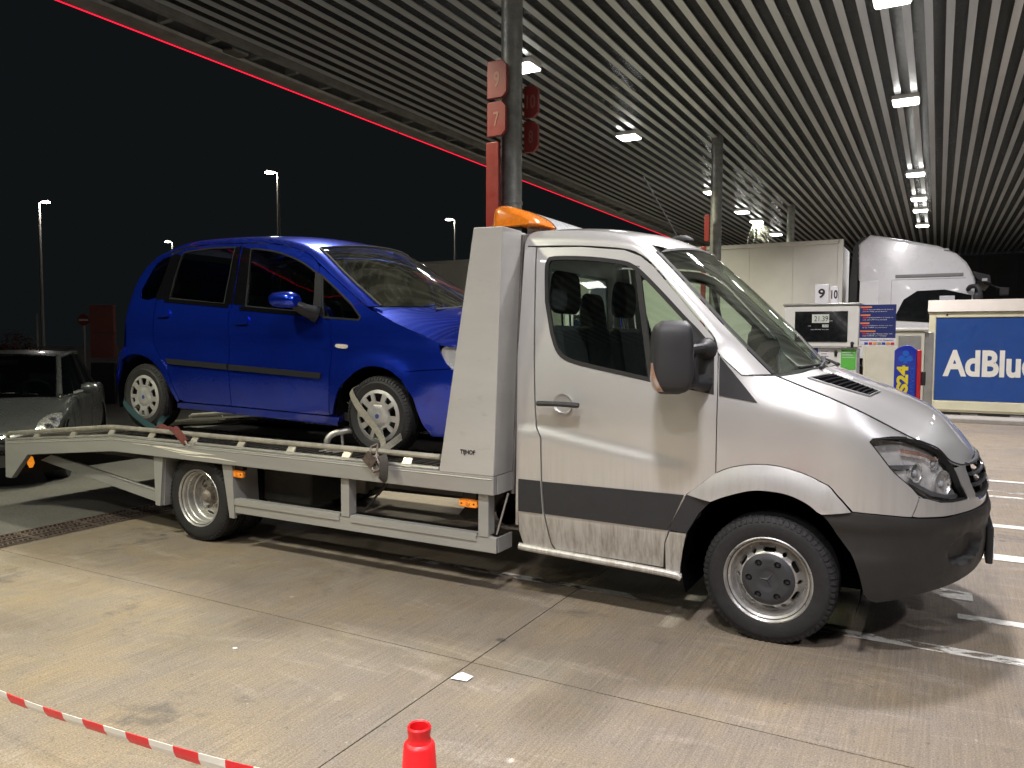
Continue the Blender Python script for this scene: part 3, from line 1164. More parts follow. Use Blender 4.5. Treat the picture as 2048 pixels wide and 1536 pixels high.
# cowl panel and wipers
cw = MB()
lowr = ws_rows[-1]
hb = rows[0]
cr_rows = []
for k in range(21):
    s = -1 + 2 * k / 20
    a = V(*lowr[k]) + V(-.02, 0, -.005)
    b = bon_pt(0, s * .93) + V(.02, 0, -.03)
    cr_rows.append([tuple(a), tuple((a + b) / 2 - V(0, 0, .012)), tuple(b)])
cw.grid(cr_rows)
obj('cowl', cw, 'black_rubber', TT)
for y0, y1, nm in ((4.72, 5.28, 0), (5.42, 5.92, 1)):
    i0 = int((y0 - TY) / (TY - 4.24) * 10 + 10)

    def wsp(y, t):
        s = (y - TY) / (TY - 4.26)
        k = (s + 1) / 2 * 20
        j = max(0, min(19, int(k)))
        r = ws_rows[int(round((1 - t) * (len(ws_rows) - 1)))]
        return V(*r[j]) * (1 - (k - j)) + V(*r[j + 1]) * (k - j) + V(.008, 0, .012)
    wm = MB().tube([wsp(y0, .0) + V(.05, 0, -.012), wsp((y0 + y1) / 2 - .05, .0) + V(.012, 0, .012), wsp(y1 - .12, .045) + V(.004, 0, .006)], [.012, .009, .006], 6)
    wm.tube([wsp(y0 - .18, .0), wsp((y0 + y1) / 2, .02), wsp(y1, .05)], .008, 6)
    obj('wiper', wm, 'black_rubber', TT)

# bumper, front mask, grille, headlamps
bump_o = [(-.498, .728), (-.462, .644), (-.414, .543), (-.387, .437), (-.368, .343), (-.35, .305), (-.317, .293), (-.18, .328), (-.022, .360), (.22, .405), (.347, .43), (.499, .44), (.499, .742), (.395, .741), (.213, .738), (.109, .735), (-.024, .728), (-.156, .731), (-.306, .742), (-.408, .748)]


def sstep(a, b, x):
    t = max(0.0, min(1.0, (x - a) / (b - a)))
    return t * t * (3 - 2 * t)


def TSb(u, z):
    p = np.array(TS(u, z))
    n = V(p[0] - (-0.9), (p[1] - TY) * 0.8, 0)
    if u < TX0:
        n = V(0, -1, 0)
    n /= np.linalg.norm(n)
    d = 0.004 + 0.016 * sstep(.625, .69, z) * (1 - 0.6 * sstep(.70, .742, z)) + 0.012 * sstep(.56, .50, z) * sstep(-.1, -.3, u)
    d += 0.008 * sstep(.60, .55, z) * (1 - sstep(-.30, .05, u)) * .5
    e = ((u - .135) / .13) ** 2 + ((z - .55 - 0.1 * (u - .135)) / .072) ** 2
    d -= 0.045 * sstep(1.25, .6, e)
    return tuple(p + n * d)


mB = MB().panel(bump_o, TSb, .019, (), .03)
mB.merge(mB.mirrored(TY))
bumper = obj('front_bumper', mB, 'bumper_plastic', TT)
pl = MB().box(.262, .296, 4.86, 5.40, .40, .60)
obj('plate_bracket', pl, 'black_rubber', bumper, bevel=.006)
obj('number_plate', MB().box(.2965, .300, 4.865, 5.395, .425, .535), 'white_plastic', bumper)
lampo = [(-.311, 1.102), (-.29, 1.119), (-.185, 1.125), (-.1, 1.12), (-.033, 1.097), (.047, 1.058), (.072, 1.015), (.093, .962), (.108, .874), (.143, .803), (.029, .8), (-.041, .805), (-.108, .828), (-.168, .876), (-.238, .955), (-.282, 1.041)]
lamp_s = cr(lampo[:9], 4) + cr(lampo[9:] + [lampo[0]], 4)[:-1]
gl_l = [(.2, .962), (.187, .94), (.192, .877), (.215, .82), (.255, .779)]
mask = [(-.180, .738), (-.143, .831), (-.108, .826), (-.041, .803), (.029, .798), (.145, .801), (.110, .874), (.095, .962), (.150, .966)] + gl_l + [(.499, .768), (.499, .745), (.395, .744), (.213, .741), (.109, .738), (-.024, .731), (-.156, .734)]
mM = MB().panel(inset(mask, .0015), TS, .03, (), .025)
mM.merge(mM.mirrored(TY))
obj('front_mask', mM, 'silver_paint', TT)
gm_ = MB().panel([(.2, .975), (.187, .94), (.192, .877), (.215, .82), (.255, .775), (.4995, .765), (.4995, 1.01), (.3, .99)], TS, .04, (), 0, -.05)
gm_.merge(gm_.mirrored(TY))
gr = obj('grille', gm_, 'black_void', TT)
for zz in (.805, .86, .915, .965):
    pts = [TS(u, zz) for u in np.linspace(.215, .4995, 10)]
    pts = pts + [(x, 2 * TY - y, z) for x, y, z in pts[::-1][1:]]
    obj('grille_bar', MB().tube(pts, .016, 8, flat=.55), 'strip_plastic', gr)
# three pointed star in a ring
cx_ = pchip(.885, xzk, xvk) + .004
star = MB()
ring = [(cx_ - (z_ * .35), TY + .092 * math.cos(a), .885 + .092 * math.sin(a)) for a in np.linspace(0, 2 * PI, 33) for z_ in (.092 * math.sin(a),)]
star.tube(ring, .009, 8, cap=False)
for a in (PI / 2, PI / 2 + 2 * PI / 3, PI / 2 + 4 * PI / 3):
    e = V(cx_ - .092 * math.sin(a) * .35, TY + .092 * math.cos(a), .885 + .092 * math.sin(a))
    star.tube([(cx_, TY, .885), e], [.017, .003], 6)
obj('star_emblem', star, 'chrome', gr)
for mr in (0, 1):
    def mk2(name, m, mat, par):
        return obj(name, m.mirrored(TY) if mr else m, mat, par)
    hl = mk2('headlamp', MB().panel(lamp_s, TS, .04, (), .0, -.055), 'reflector', TT)
    mk2('lens', MB().panel(inset(lamp_s, .004), TS, .03, (), .0, -.001), 'clear_lens', hl)
    mk2('bezel', MB().panel(inset(lamp_s, -.001), TS, .03, [inset(lamp_s, .0045)], .03, -.003), 'black_rubber', hl)
    # bowls facing forward
    for (u, z, r_) in ((.035, .882, .066), (-.10, .945, .046), (.02, .985, .034)):
        p = V(*TS(u, z))
        n = V(.86, -.5, .05)
        n /= np.linalg.norm(n)
        bl = MB().lathe([(.001, -.05), (r_ * .45, -.045), (r_ * .8, -.03), (r_, 0), (r_ * 1.08, .001)], (0, 0, 0), 'Z', 24)
        qt = Vector((0, 0, 1)).rotation_difference(Vector(n))
        bl.v = [tuple(V(*(qt @ Vector(a))) + p - n * .040) for a in bl.v]
        mk2('bowl', bl, 'reflector_bright', hl)
        bu = MB().lathe([(.001, .0), (.014, -.004), (.02, -.02), (.018, -.045)], (0, 0, 0), 'Z', 14)
        bu.v = [tuple(V(*(qt @ Vector(a))) + p - n * .036) for a in bu.v]
        mk2('bulb_shield', bu, 'lamp_clear', hl)
    ind = MB().panel([(-.16, 1.075), (-.06, 1.06), (.03, 1.02), (.04, 1.0), (-.05, 1.035), (-.16, 1.055)], TS, .03, (), 0, -.03)
    mk2('indicator', ind, 'amber_tint', hl) if 'amber_tint' in MATS else None
    dk = MB().panel([(-.225, .97), (-.10, .975), (-.09, .995), (-.235, .99)], TS, .03, (), .01, -.04)
    mk2('lamp_divider', dk, 'lamp_grey', hl)
    lo_ = MB().panel([(-.17, .905), (-.06, .835), (.04, .812), (.12, .812), (.115, .83), (.04, .832), (-.05, .856), (-.15, .915)], TS, .03, (), .01, -.036)
    mk2('lamp_sill', lo_, 'lamp_grey', hl)

# door mirror on its arm
def mirror(mr):
    f = (lambda m: m.mirrored(TY)) if mr else (lambda m: m)
    # housing: rounded shell lofted along z
    secs = [(1.325, -1.345, -1.245, .04, .5), (1.35, -1.375, -1.20, .085, .9), (1.42, -1.392, -1.178, .10, 1), (1.52, -1.392, -1.178, .105, 1), (1.62, -1.388, -1.182, .105, 1), (1.67, -1.375, -1.19, .09, .95), (1.70, -1.34, -1.215, .05, .7)]
    secs = cr([(z, xa + .085, xb + .085, d, k) for z, xa, xb, d, k in secs], 3)
    rows_ = []
    for (z, xa, xb, d, k) in secs:
        cx, w = (xa + xb) / 2, (xb - xa) / 2
        ring_ = []
        for a in np.linspace(0, 2 * PI, 25):
            ca, sa = math.cos(a), math.sin(a)
            px = cx + w * math.copysign(abs(ca) ** .32, ca)
            py = 3.895 + (d if sa < 0 else .11 * k) * math.copysign(abs(sa) ** .5, sa)
            # the shell is turned a little towards the driver
            rx = cx + (px - cx) * .94 + (py - 3.895) * -.42
            ry = 3.895 + (py - 3.895) * .94 + (px - cx) * .30
            ring_.append((rx, ry, z))
        rows_.append(ring_)
    mbd = MB().grid(rows_, flip=False)
    mbd.f.append(tuple(range(24)))
    mbd.f.append(tuple(range(len(mbd.v) - 25, len(mbd.v) - 1))[::-1])
    body = obj('door_mirror', f(mbd), 'strip_plastic', TT)
    ar = MB().tube(cr([(-1.19, 3.93, 1.53), (-1.14, 4.02, 1.55), (-1.10, 4.13, 1.56), (-1.10, 4.24, 1.55)], 4), [.022] * 4 + [.026] * 5 + [.05, .06, .07, .075], 10)
    ar.tube(cr([(-1.19, 3.93, 1.37), (-1.13, 4.04, 1.37), (-1.10, 4.2, 1.37)], 4), [.026] * 6 + [.045, .05, .055], 10)
    ar.tube([(-1.13, 4.06, 1.37), (-1.13, 4.06, 1.55)], [.03, .018], 8)
    obj('mirror_arm', f(ar), 'strip_plastic', body)
    # indicator lens on the outer lower corner
    il = []
    for (z, xa, xb, d, k) in [s_ for s_ in secs if 1.335 < s_[0] < 1.49]:
        cx, w = (xa + xb) / 2, (xb - xa) / 2
        wd = 1.0 - (z - 1.335) / .17 * .6
        ring_ = []
        for a in np.linspace(PI * 1.0, PI * (1.0 + .48 * wd), 10):
            ca, sa = math.cos(a), math.sin(a)
            px = cx + w * math.copysign(abs(ca) ** .32, ca)
            py = 3.895 + d * math.copysign(abs(sa) ** .6, sa)
            rx = cx + (px - cx) * .94 + (py - 3.895) * -.42
            ry = 3.895 + (py - 3.895) * .94 + (px - cx) * .30
            ring_.append((rx - .004, ry - .004, z))
        il.append(ring_)
    obj('turn_signal', f(MB().grid(il)), 'mirror_lens', body)


m, t, b = nt('mirror_lens')
q = NB(t)
co = q.co((1, 1, 1))
q.link(q.ramp(q.noise(q.co((1, 1, .6)), 30, 3), [(0.35, (.55, .50, .46)), (0.6, (.60, .30, .20)), (0.75, (.75, .70, .66))]), b.inputs['Base Color'])
b.inputs['Roughness'].default_value = .12
b.inputs['Metallic'].default_value = .35
b.inputs['Coat Weight'].default_value = 1
q.link(q.bump(q.noise(co, 160, 2), .4, .004), b.inputs['Normal'])
mirror(0)
mirror(1)

# cab back wall, floor, dashboard, seats
bw = MB().panel([(4.2, .45), (6.06, .45), (6.04, 1.5), (5.95, 2.2), (5.7, 2.3), (4.56, 2.3), (4.31, 2.2), (4.22, 1.5)], lambda a, z: (-2.255, a, z), .2, [[(4.6, 1.5), (5.66, 1.5), (5.6, 2.05), (4.66, 2.05)]], .02)
obj('cab_back', bw, 'silver_paint', TT)
obj('rear_window', MB().panel([(4.58, 1.48), (5.68, 1.48), (5.62, 2.07), (4.64, 2.07)], lambda a, z: (-2.25, a, z), .2, (), 0), 'cab_glass', TT)
obj('cab_floor', MB().box(-2.24, -1.28, 4.22, 6.04, .42, .50), 'chassis_black', TT)
obj('head_lining', MB().grid([[(x, y, 2.20 - .25 * max(0, x + 1.65)) for y in (4.40, 5.13, 5.86)] for x in (-2.22, -1.65, -1.42)]), 'dash_grey', TT)
fire = MB().box(-.62, -.52, 4.4, 5.86, .98, 1.28)
obj('bulkhead', fire, 'chassis_black', TT)
dp = [(-.66, .98), (-.66, 1.34), (-.86, 1.395), (-1.02, 1.34), (-1.12, 1.24), (-1.15, 1.05), (-1.02, .98)]
obj('dashboard', MB().prism(dp[::-1], 4.30, 5.96, 'Y'), 'dash_grey', TT, bevel=.02)
obj('dash_shelf', MB().add([(-1.0, 4.32, 1.356), (-1.0, 5.94, 1.356), (-.66, 5.9, 1.394), (-.66, 4.36, 1.394)], [(0, 1, 2, 3)]), 'dash_top', TT)
swm = MB()
swc = V(-1.22, 5.58, 1.27)
swr = [tuple(swc + V(.09 * math.sin(a), .19 * math.cos(a), .17 * math.sin(a))) for a in np.linspace(0, 2 * PI, 29)]
swm.tube(swr, .016, 8, cap=False)
swm.tube([swc + V(.0, -.18, 0), swc + V(.04, 0, -.02), swc + V(0, .18, 0)], .02, 6).tube([swc, swc + V(.2, 0, -.18)], .03, 8)
obj('steering_wheel', swm, 'black_rubber', TT)


def seat(y, w, head, name='seat'):
    sh = [(-2.10, .9), (-1.62, .95), (-1.60, 1.05), (-1.66, 1.08), (-1.94, 1.06), (-1.98, 1.2), (-2.05, 1.66), (-2.09, 1.70), (-2.14, 1.68), (-2.16, 1.6), (-2.14, 1.0)]
    s_ = obj(name, MB().prism(sh[::-1], y - w / 2, y + w / 2, 'Y'), 'seat_cloth', TT, bevel=.035)
    if head:
        hp = cr([(-2.16, 1.79), (-2.08, 1.77), (-2.05, 1.85), (-2.06, 1.99), (-2.10, 2.035), (-2.15, 2.02), (-2.17, 1.91)], 3, True)
        obj('headrest', MB().prism(hp[::-1], y - .135, y + .135, 'Y'), 'seat_cloth', s_, bevel=.03)
        obj('headrest_post', MB().tube([(-2.10, y - .06, 1.66), (-2.11, y - .06, 1.82)], .007, 6).tube([(-2.10, y + .06, 1.66), (-2.11, y + .06, 1.82)], .007, 6), 'chrome', s_)
    return s_


seat(4.56, .40, True)
sc_ = seat(5.0, .40, False)
obj('headrest', MB().prism(cr([(-2.15, 1.6), (-2.04, 1.6), (-2.06, 1.84), (-2.09, 1.91), (-2.13, 1.91), (-2.16, 1.84)], 3, True)[::-1], 4.88, 5.12, 'Y'), 'seat_cloth', sc_, bevel=.04)
seat(5.62, .50, True)
# roof antenna
an = obj('antenna_foot', MB().lathe([(.001, .042), (.03, .036), (.055, .015), (.06, 0)], (-1.53, TY, 2.262), 'Z', 20, sc=(1.5, .7)), 'black_rubber', TT)
obj('antenna_rod', MB().tube([(-1.55, TY, 2.29), (-1.80, TY, 2.72)], .004, 5), 'black_rubber', an)


# ---- wheels
def holed_disc(R, holes, prof, h=.03, c=(0, 0, 0), axis_sign=-1):
    out = [(R * math.cos(a), R * math.sin(a)) for a in np.linspace(0, 2 * PI, 49)[:-1]]
    m = MB()
    m.panel(out, lambda a, b_: (c[0] + a, c[1] + prof(math.hypot(a, b_)), c[2] + b_), h, holes, .012)
    return m


def slot(r, ang, length, w, n=6):
    pts = []
    ex = length / 2 - w / 2
    loc = [(ex + w / 2 * math.cos(a), w / 2 * math.sin(a)) for a in np.linspace(-PI / 2, PI / 2, n)] + [(-ex + w / 2 * math.cos(a), w / 2 * math.sin(a)) for a in np.linspace(PI / 2, 3 * PI / 2, n)]
    for a, b_ in loc:
        th = ang + a / r
        rr_ = r + b_
        pts.append((rr_ * math.cos(th), rr_ * math.sin(th)))
    return pts


def tyre_mesh(c, R, rr_, w, y0, sgn=1, n=72, tread=26):
    """tyre with sidewall bulge and tread grooves; y0 = outer face, sgn=+1 grows to +Y"""
    m = MB()
    pr = [(rr_ - .012, .012), (rr_ + .004, .0), (rr_ + .02, -.004), ((R + rr_) / 2, -.012), (R - .035, -.004), (R - .016, .006), (R - .012, .007), (R - .004, .018), (R, .03)]
    gro = w / 4.5
    for k in range(4):
        yy = .03 + (w - .06) * (k + .5) / 4 - .004
        pr += [(R, yy - .0), (R - .008, yy + .001), (R - .008, yy + .009), (R, yy + .010)]
    pr += [(R, w - .03), (R - .01, w - .006), ((R + rr_) / 2, w + .01), (rr_, w), (rr_ - .012, w - .01)]
    m.lathe([(r, y0 + sgn * h) for r, h in pr], (c[0], 0, c[2]), 'Y', n)
    # tread blocks on the shoulder
    nb = 64
    for k in range(nb):
        a = 2 * PI * k / nb
        ca, sa = math.cos(a), math.sin(a)
        t = .009
        blk = []
        for (r, h) in ((R - .032, -.0085), (R - .010, .001), (R + .001, .0225), (R - .03, .03)):
            for sg in (-1, 1):
                blk.append((c[0] + r * ca - sg * t * sa, y0 + sgn * h, c[2] + r * sa + sg * t * ca))
        m.add(blk, [(0, 1, 3, 2), (2, 3, 5, 4), (0, 2, 4, 6), (1, 7, 5, 3)])
    return m


def front_wheel(mr):
    f = (lambda m: m.mirrored(TY)) if mr else (lambda m: m)
    c = (-.752, 0, .336)
    Y0 = 4.19
    w = obj('front_wheel', f(tyre_mesh(c, .345, .222, .20, Y0)), 'tyre', TT, smooth=30)
    rimp = [(.205, Y0 + .03), (.228, Y0 + .004), (.230, Y0 - .003), (.224, Y0 - .006), (.215, Y0 + .004), (.212, Y0 + .018), (.200, Y0 + .024), (.193, Y0 + .05), (.187, Y0 + .075), (.178, Y0 + .085)]
    rim = obj('rim', f(MB().lathe(rimp, (c[0], 0, c[2]), 'Y', 64)), 'rim_steel', w, smooth=25)
    holes = [slot(.158, PI / 2 + k * PI / 3, .068, .024) for k in range(6)] + [slot(.158, PI / 2 + PI / 6 + k * PI / 3, .0245, .024) for k in range(6)]
    prof = lambda r: Y0 + .085 - .065 * sstep(.19, .135, r)
    obj('rim_disc', f(holed_disc(.19, holes, prof, .02, (c[0], 0, c[2]))), 'rim_steel', w)
    obj('brake_drum', f(MB().lathe([(.0, Y0 + .10), (.18, Y0 + .10), (.18, Y0 + .18)], (c[0], 0, c[2]), 'Y', 32)), 'chassis_black', w)
    bh = [[(.098 * math.cos(a0) + .0185 * math.cos(t), .098 * math.sin(a0) + .0185 * math.sin(t)) for t in np.linspace(0, 2 * PI, 15)[:-1]] for a0 in [k * PI / 3 for k in range(6)]]
    cprof = lambda r: Y0 + .002 + .016 * sstep(.11, .142, r) + .006 * sstep(.058, .052, r)
    cap = obj('hub_cap', f(holed_disc(.138, bh, cprof, .014, (c[0], 0, c[2]))), 'cap_grey', w)
    for a0 in [k * PI / 3 for k in range(6)]:
        nuts = MB()
        nuts.lathe([(.001, Y0 + .012), (.010, Y0 + .012), (.011, Y0 + .016), (.0195, Y0 + .02), (.0195, Y0 + .03)], (c[0] + .098 * math.cos(a0), 0, c[2] + .098 * math.sin(a0)), 'Y', 12)
        obj('wheel_nut', f(nuts), 'black_rubber', w)
    st = MB()
    for a in (PI * .98, PI * .98 + 2 * PI / 3, PI * .98 + 4 * PI / 3):
        e = V(.05 * math.cos(a), 0, .05 * math.sin(a))
        n_ = V(-math.sin(a), 0, math.cos(a))
        c0 = V(c[0], Y0 + .0075, c[2])
        st.add([c0 + n_ * .009, c0 - n_ * .009, c0 + e, c0 + V(0, -.006, 0)], [(0, 2, 3), (2, 1, 3)])
    obj('star_emblem', f(st), 'cap_grey', w, smooth=0)


front_wheel(0)
front_wheel(1)


def rear_wheel(mr):
    f = (lambda m: m.mirrored(TY)) if mr else (lambda m: m)
    c = (-5.075, 0, .343)
    Y0 = 4.12
    w = obj('rear_wheel', f(tyre_mesh(c, .345, .222, .19, Y0)), 'tyre', TT, smooth=30)
    obj('inner_tyre', f(tyre_mesh(c, .345, .222, .19, Y0 + .23)), 'tyre', w, smooth=30)
    rimp = [(.205, Y0 + .02), (.226, Y0 + .002), (.230, Y0 - .003), (.226, Y0 - .007), (.217, Y0 + .0), (.213, Y0 + .016), (.202, Y0 + .022), (.198, Y0 + .05), (.190, Y0 + .056), (.186, Y0 + .10), (.176, Y0 + .108), (.170, Y0 + .145)]
    obj('rim', f(MB().lathe(rimp, (c[0], 0, c[2]), 'Y', 64)), 'rim_steel', w, smooth=25)
    holes = [slot(.142, .35 + k * PI / 3, .066, .026) for k in range(6)] + [slot(.142, .35 + PI / 6 + k * PI / 3, .026, .0255) for k in range(6)]
    prof = lambda r: Y0 + .145 - .02 * sstep(.17, .12, r)
    obj('rim_disc', f(holed_disc(.172, holes, prof, .016, (c[0], 0, c[2]))), 'rim_steel', w)
    obj('brake_drum', f(MB().lathe([(.0, Y0 + .17), (.17, Y0 + .17), (.17, Y0 + .22)], (c[0], 0, c[2]), 'Y', 24)), 'chassis_black', w)
    hp = [(.001, Y0 + .055), (.028, Y0 + .056), (.034, Y0 + .064), (.052, Y0 + .075), (.058, Y0 + .11), (.07, Y0 + .12), (.075, Y0 + .127)]
    hb_ = obj('hub', f(MB().lathe(hp, (c[0], 0, c[2]), 'Y', 28)), 'hub_rust', w)
    for k in range(6):
        a = k * PI / 3 + .2
        nn = MB()
        nn.lathe([(.001, Y0 + .10), (.013, Y0 + .10), (.014, Y0 + .125)], (c[0] + .098 * math.cos(a), 0, c[2] + .098 * math.sin(a)), 'Y', 6)
        obj('wheel_nut', f(nn), 'hub_rust', w, smooth=0)


rear_wheel(0)
rear_wheel(1)
obj('rear_axle', MB().tube([(-5.075, 4.4, .343), (-5.075, 5.86, .343)], .06, 12).lathe([(.0, 4.98), (.15, 5.0), (.17, 5.1), (.15, 5.24), (0, 5.27)], (-5.075, 0, .343), 'Y', 18), 'chassis_black', TT)

# ---- chassis
for y in (4.72, 5.46):
    obj('chassis_rail', MB().box(-7.3, -.5, y, y + .08, .46, .60), 'chassis_grey', TT)
for x in (-6.6, -5.8, -4.4, -3.6, -2.7, -1.6):
    obj('cross_member', MB().box(x, x + .07, 4.8, 5.46, .48, .58), 'chassis_grey', TT)
obj('gearbox', MB().box(-2.0, -1.2, 4.9, 5.36, .28, .5).tube([(-2.0, 5.13, .4), (-5.0, 5.13, .36)], .04, 10), 'chassis_black', TT, bevel=.02)
obj('exhaust', MB().tube(cr([(-1.3, 5.5, .3), (-2.2, 5.55, .3), (-2.9, 5.55, .32)], 3), .035, 10).tube([(-2.9, 5.55, .32), (-3.5, 5.55, .32)], .09, 14), 'chassis_grey', TT)
obj('fuel_tank', MB().box(-3.3, -2.55, 5.6, 6.0, .30, .52), 'chassis_black', TT, bevel=.04)
obj('toolbox', MB().box(-4.62, -4.12, 4.36, 4.75, .33, .62), 'chassis_black', TT, bevel=.02)
obj('spring_hanger', MB().prism([(-3.98, .60), (-3.72, .60), (-3.80, .44), (-3.93, .40)][::-1], 4.60, 4.71, 'Y').box(-3.86, -3.76, 4.56, 4.6, .43, .54), 'chassis_grey', TT, bevel=.006)
obj('tow_hook', MB().prism([(-2.72, .60), (-2.56, .60), (-2.55, .50), (-2.70, .38), (-2.86, .34), (-2.92, .37)][::-1], 4.55, 4.66, 'Y').lathe([(.09, 4.5), (.10, 4.52), (.10, 4.7), (0, 4.7)], (-2.50, 0, .45), 'Y', 20), 'chassis_black', TT)

# ---- flatbed
BY = 4.05
FY = 2 * TY - BY
bed_side = [(-2.347, .766), (-6.04, .772), (-7.645, .632), (-7.655, .29), (-7.56, .288), (-7.285, .53), (-6.042, .652), (-2.347, .648)]
for a, b_ in ((BY, BY + .05), (FY - .05, FY)):
    m = MB().prism(bed_side, a, b_, 'Y')
    bs = obj('bed_side', m, 'bed_grey_dimmed', TT, smooth=0, bevel=.005)
    yy = BY - .002 if a == BY else FY - .048
    lip = MB().tube([(-2.76, a + .024, .778), (-6.04, a + .024, .784), (-7.64, a + .024, .645)], .013, 8)
    obj('bed_lip', lip, 'zinc', bs)
    lip2 = MB().tube([(-2.36, a + .003, .745), (-6.04, a + .003, .752), (-7.62, a + .003, .613)], .006, 6)
    obj('bed_groove', lip2, 'bed_grey_dimmed', bs)
# deck: two wheel tracks with anti-slip plates and a well between
deck = obj('deck', MB().grid([[(-2.36, y, .735), (-6.04, y, .745), (-7.64, y, .61)] for y in (BY + .05, FY - .05)], flip=True).grid([[(-2.36, y, .70), (-6.04, y, .70), (-7.64, y, .57)] for y in (BY + .05, FY - .05)]), 'deck_dark', TT, smooth=0)
for y0, y1 in ((BY + .08, BY + .68), (FY - .68, FY - .08)):
    for k in range(9):
        x0 = -2.5 - k * .57
        x1 = x0 - .555
        if x0 < -7.2:
            break
        def dz(x):
            return .765 + .035 * (min(0, max(x, -6.04) + 2.5) / -3.54) if x > -6.04 else .80 - (-6.04 - x) * .0875
        m = MB()
        m.add([(x0, y0, dz(x0)), (x1, y0, dz(x1)), (x1, y1, dz(x1)), (x0, y1, dz(x0)), (x0, y0, dz(x0) - .03), (x1, y0, dz(x1) - .03), (x1, y1, dz(x1) - .03), (x0, y1, dz(x0) - .03)], [(0, 1, 2, 3)[::-1], (0, 4, 5, 1)[::-1], (3, 2, 6, 7)[::-1], (0, 3, 7, 4)[::-1], (1, 5, 6, 2)[::-1]])
        for r_ in range(8):
            xx = x0 - .04 - r_ * .066
            m.box(xx - .012, xx, y0 + .04, y1 - .04, dz(xx) - .004, dz(xx) + .008)
        obj('deck_plate', m, 'deck_alu', deck, smooth=0)
for y0, y1 in ((BY + .052, BY + .14), (FY - .14, FY - .052)):
    obj('side_channel', MB().grid([[(-2.74, y, .77), (-6.04, y, .778), (-7.62, y, .64)] for y in (y0, y1)], flip=True), 'deck_beige', deck, smooth=0)
# edge rail: tube with a bend and flat brackets
for sy, yy in ((1, BY + .055), (-1, FY - .055)):
    path = [(-7.71, yy, .63), (-7.70, yy, .68), (-7.66, yy, .700)] + [(-6.25, yy, .838), (-6.14, yy, .848), (-6.03, yy, .850)] + [(-2.77, yy, .848)]
    rl = obj('edge_rail', MB().tube(path, .019, 10), 'steel_rail', TT)
    for k, x in enumerate((-7.2, -6.64, -6.1, -5.585, -5.07, -4.557, -4.049, -3.533, -3.02)):
        zt = .848 if x > -6.1 else .848 - (-6.1 - x) * .0955
        zb = .772 if x > -6.04 else .772 - (-6.04 - x) * .0875
        bk = MB().add([(x - .035, yy - .045 * sy, zb + .004), (x + .035, yy - .045 * sy, zb + .004), (x + .035, yy, zt - .012), (x - .035, yy, zt - .012), (x - .035, yy - .03 * sy, zb + .004), (x + .035, yy - .03 * sy, zb + .004), (x + .035, yy + .015 * sy, zt - .012), (x - .035, yy + .015 * sy, zt - .012)], [(0, 1, 2, 3), (7, 6, 5, 4), (0, 3, 7, 4), (1, 5, 6, 2)])
        obj('rail_bracket', bk, 'steel_rail', rl, smooth=0)
# scratches on the near side panel
sc = MB()
for (x0, z0, x1, z1, w) in ((-5.55, .735, -4.78, .712, .016), (-5.78, .742, -5.35, .725, .006), (-5.4, .716, -4.95, .700, .009), (-5.2, .694, -4.55, .684, .010)):
    n = 12
    rows_ = [[], []]
    for k in range(n + 1):
        t = k / n
        x = x0 + (x1 - x0) * t
        z = z0 + (z1 - z0) * t + .003 * math.sin(t * 7 + x0 * 9)
        h_ = w * math.sin(PI * min(1, max(.02, t))) ** .6
        rows_[0].append((x, BY - .003, z - h_ / 2))
        rows_[1].append((x, BY - .003, z + h_ / 2))
    sc.grid(rows_)
obj('scratch', sc, 'scratch', TT, smooth=0)
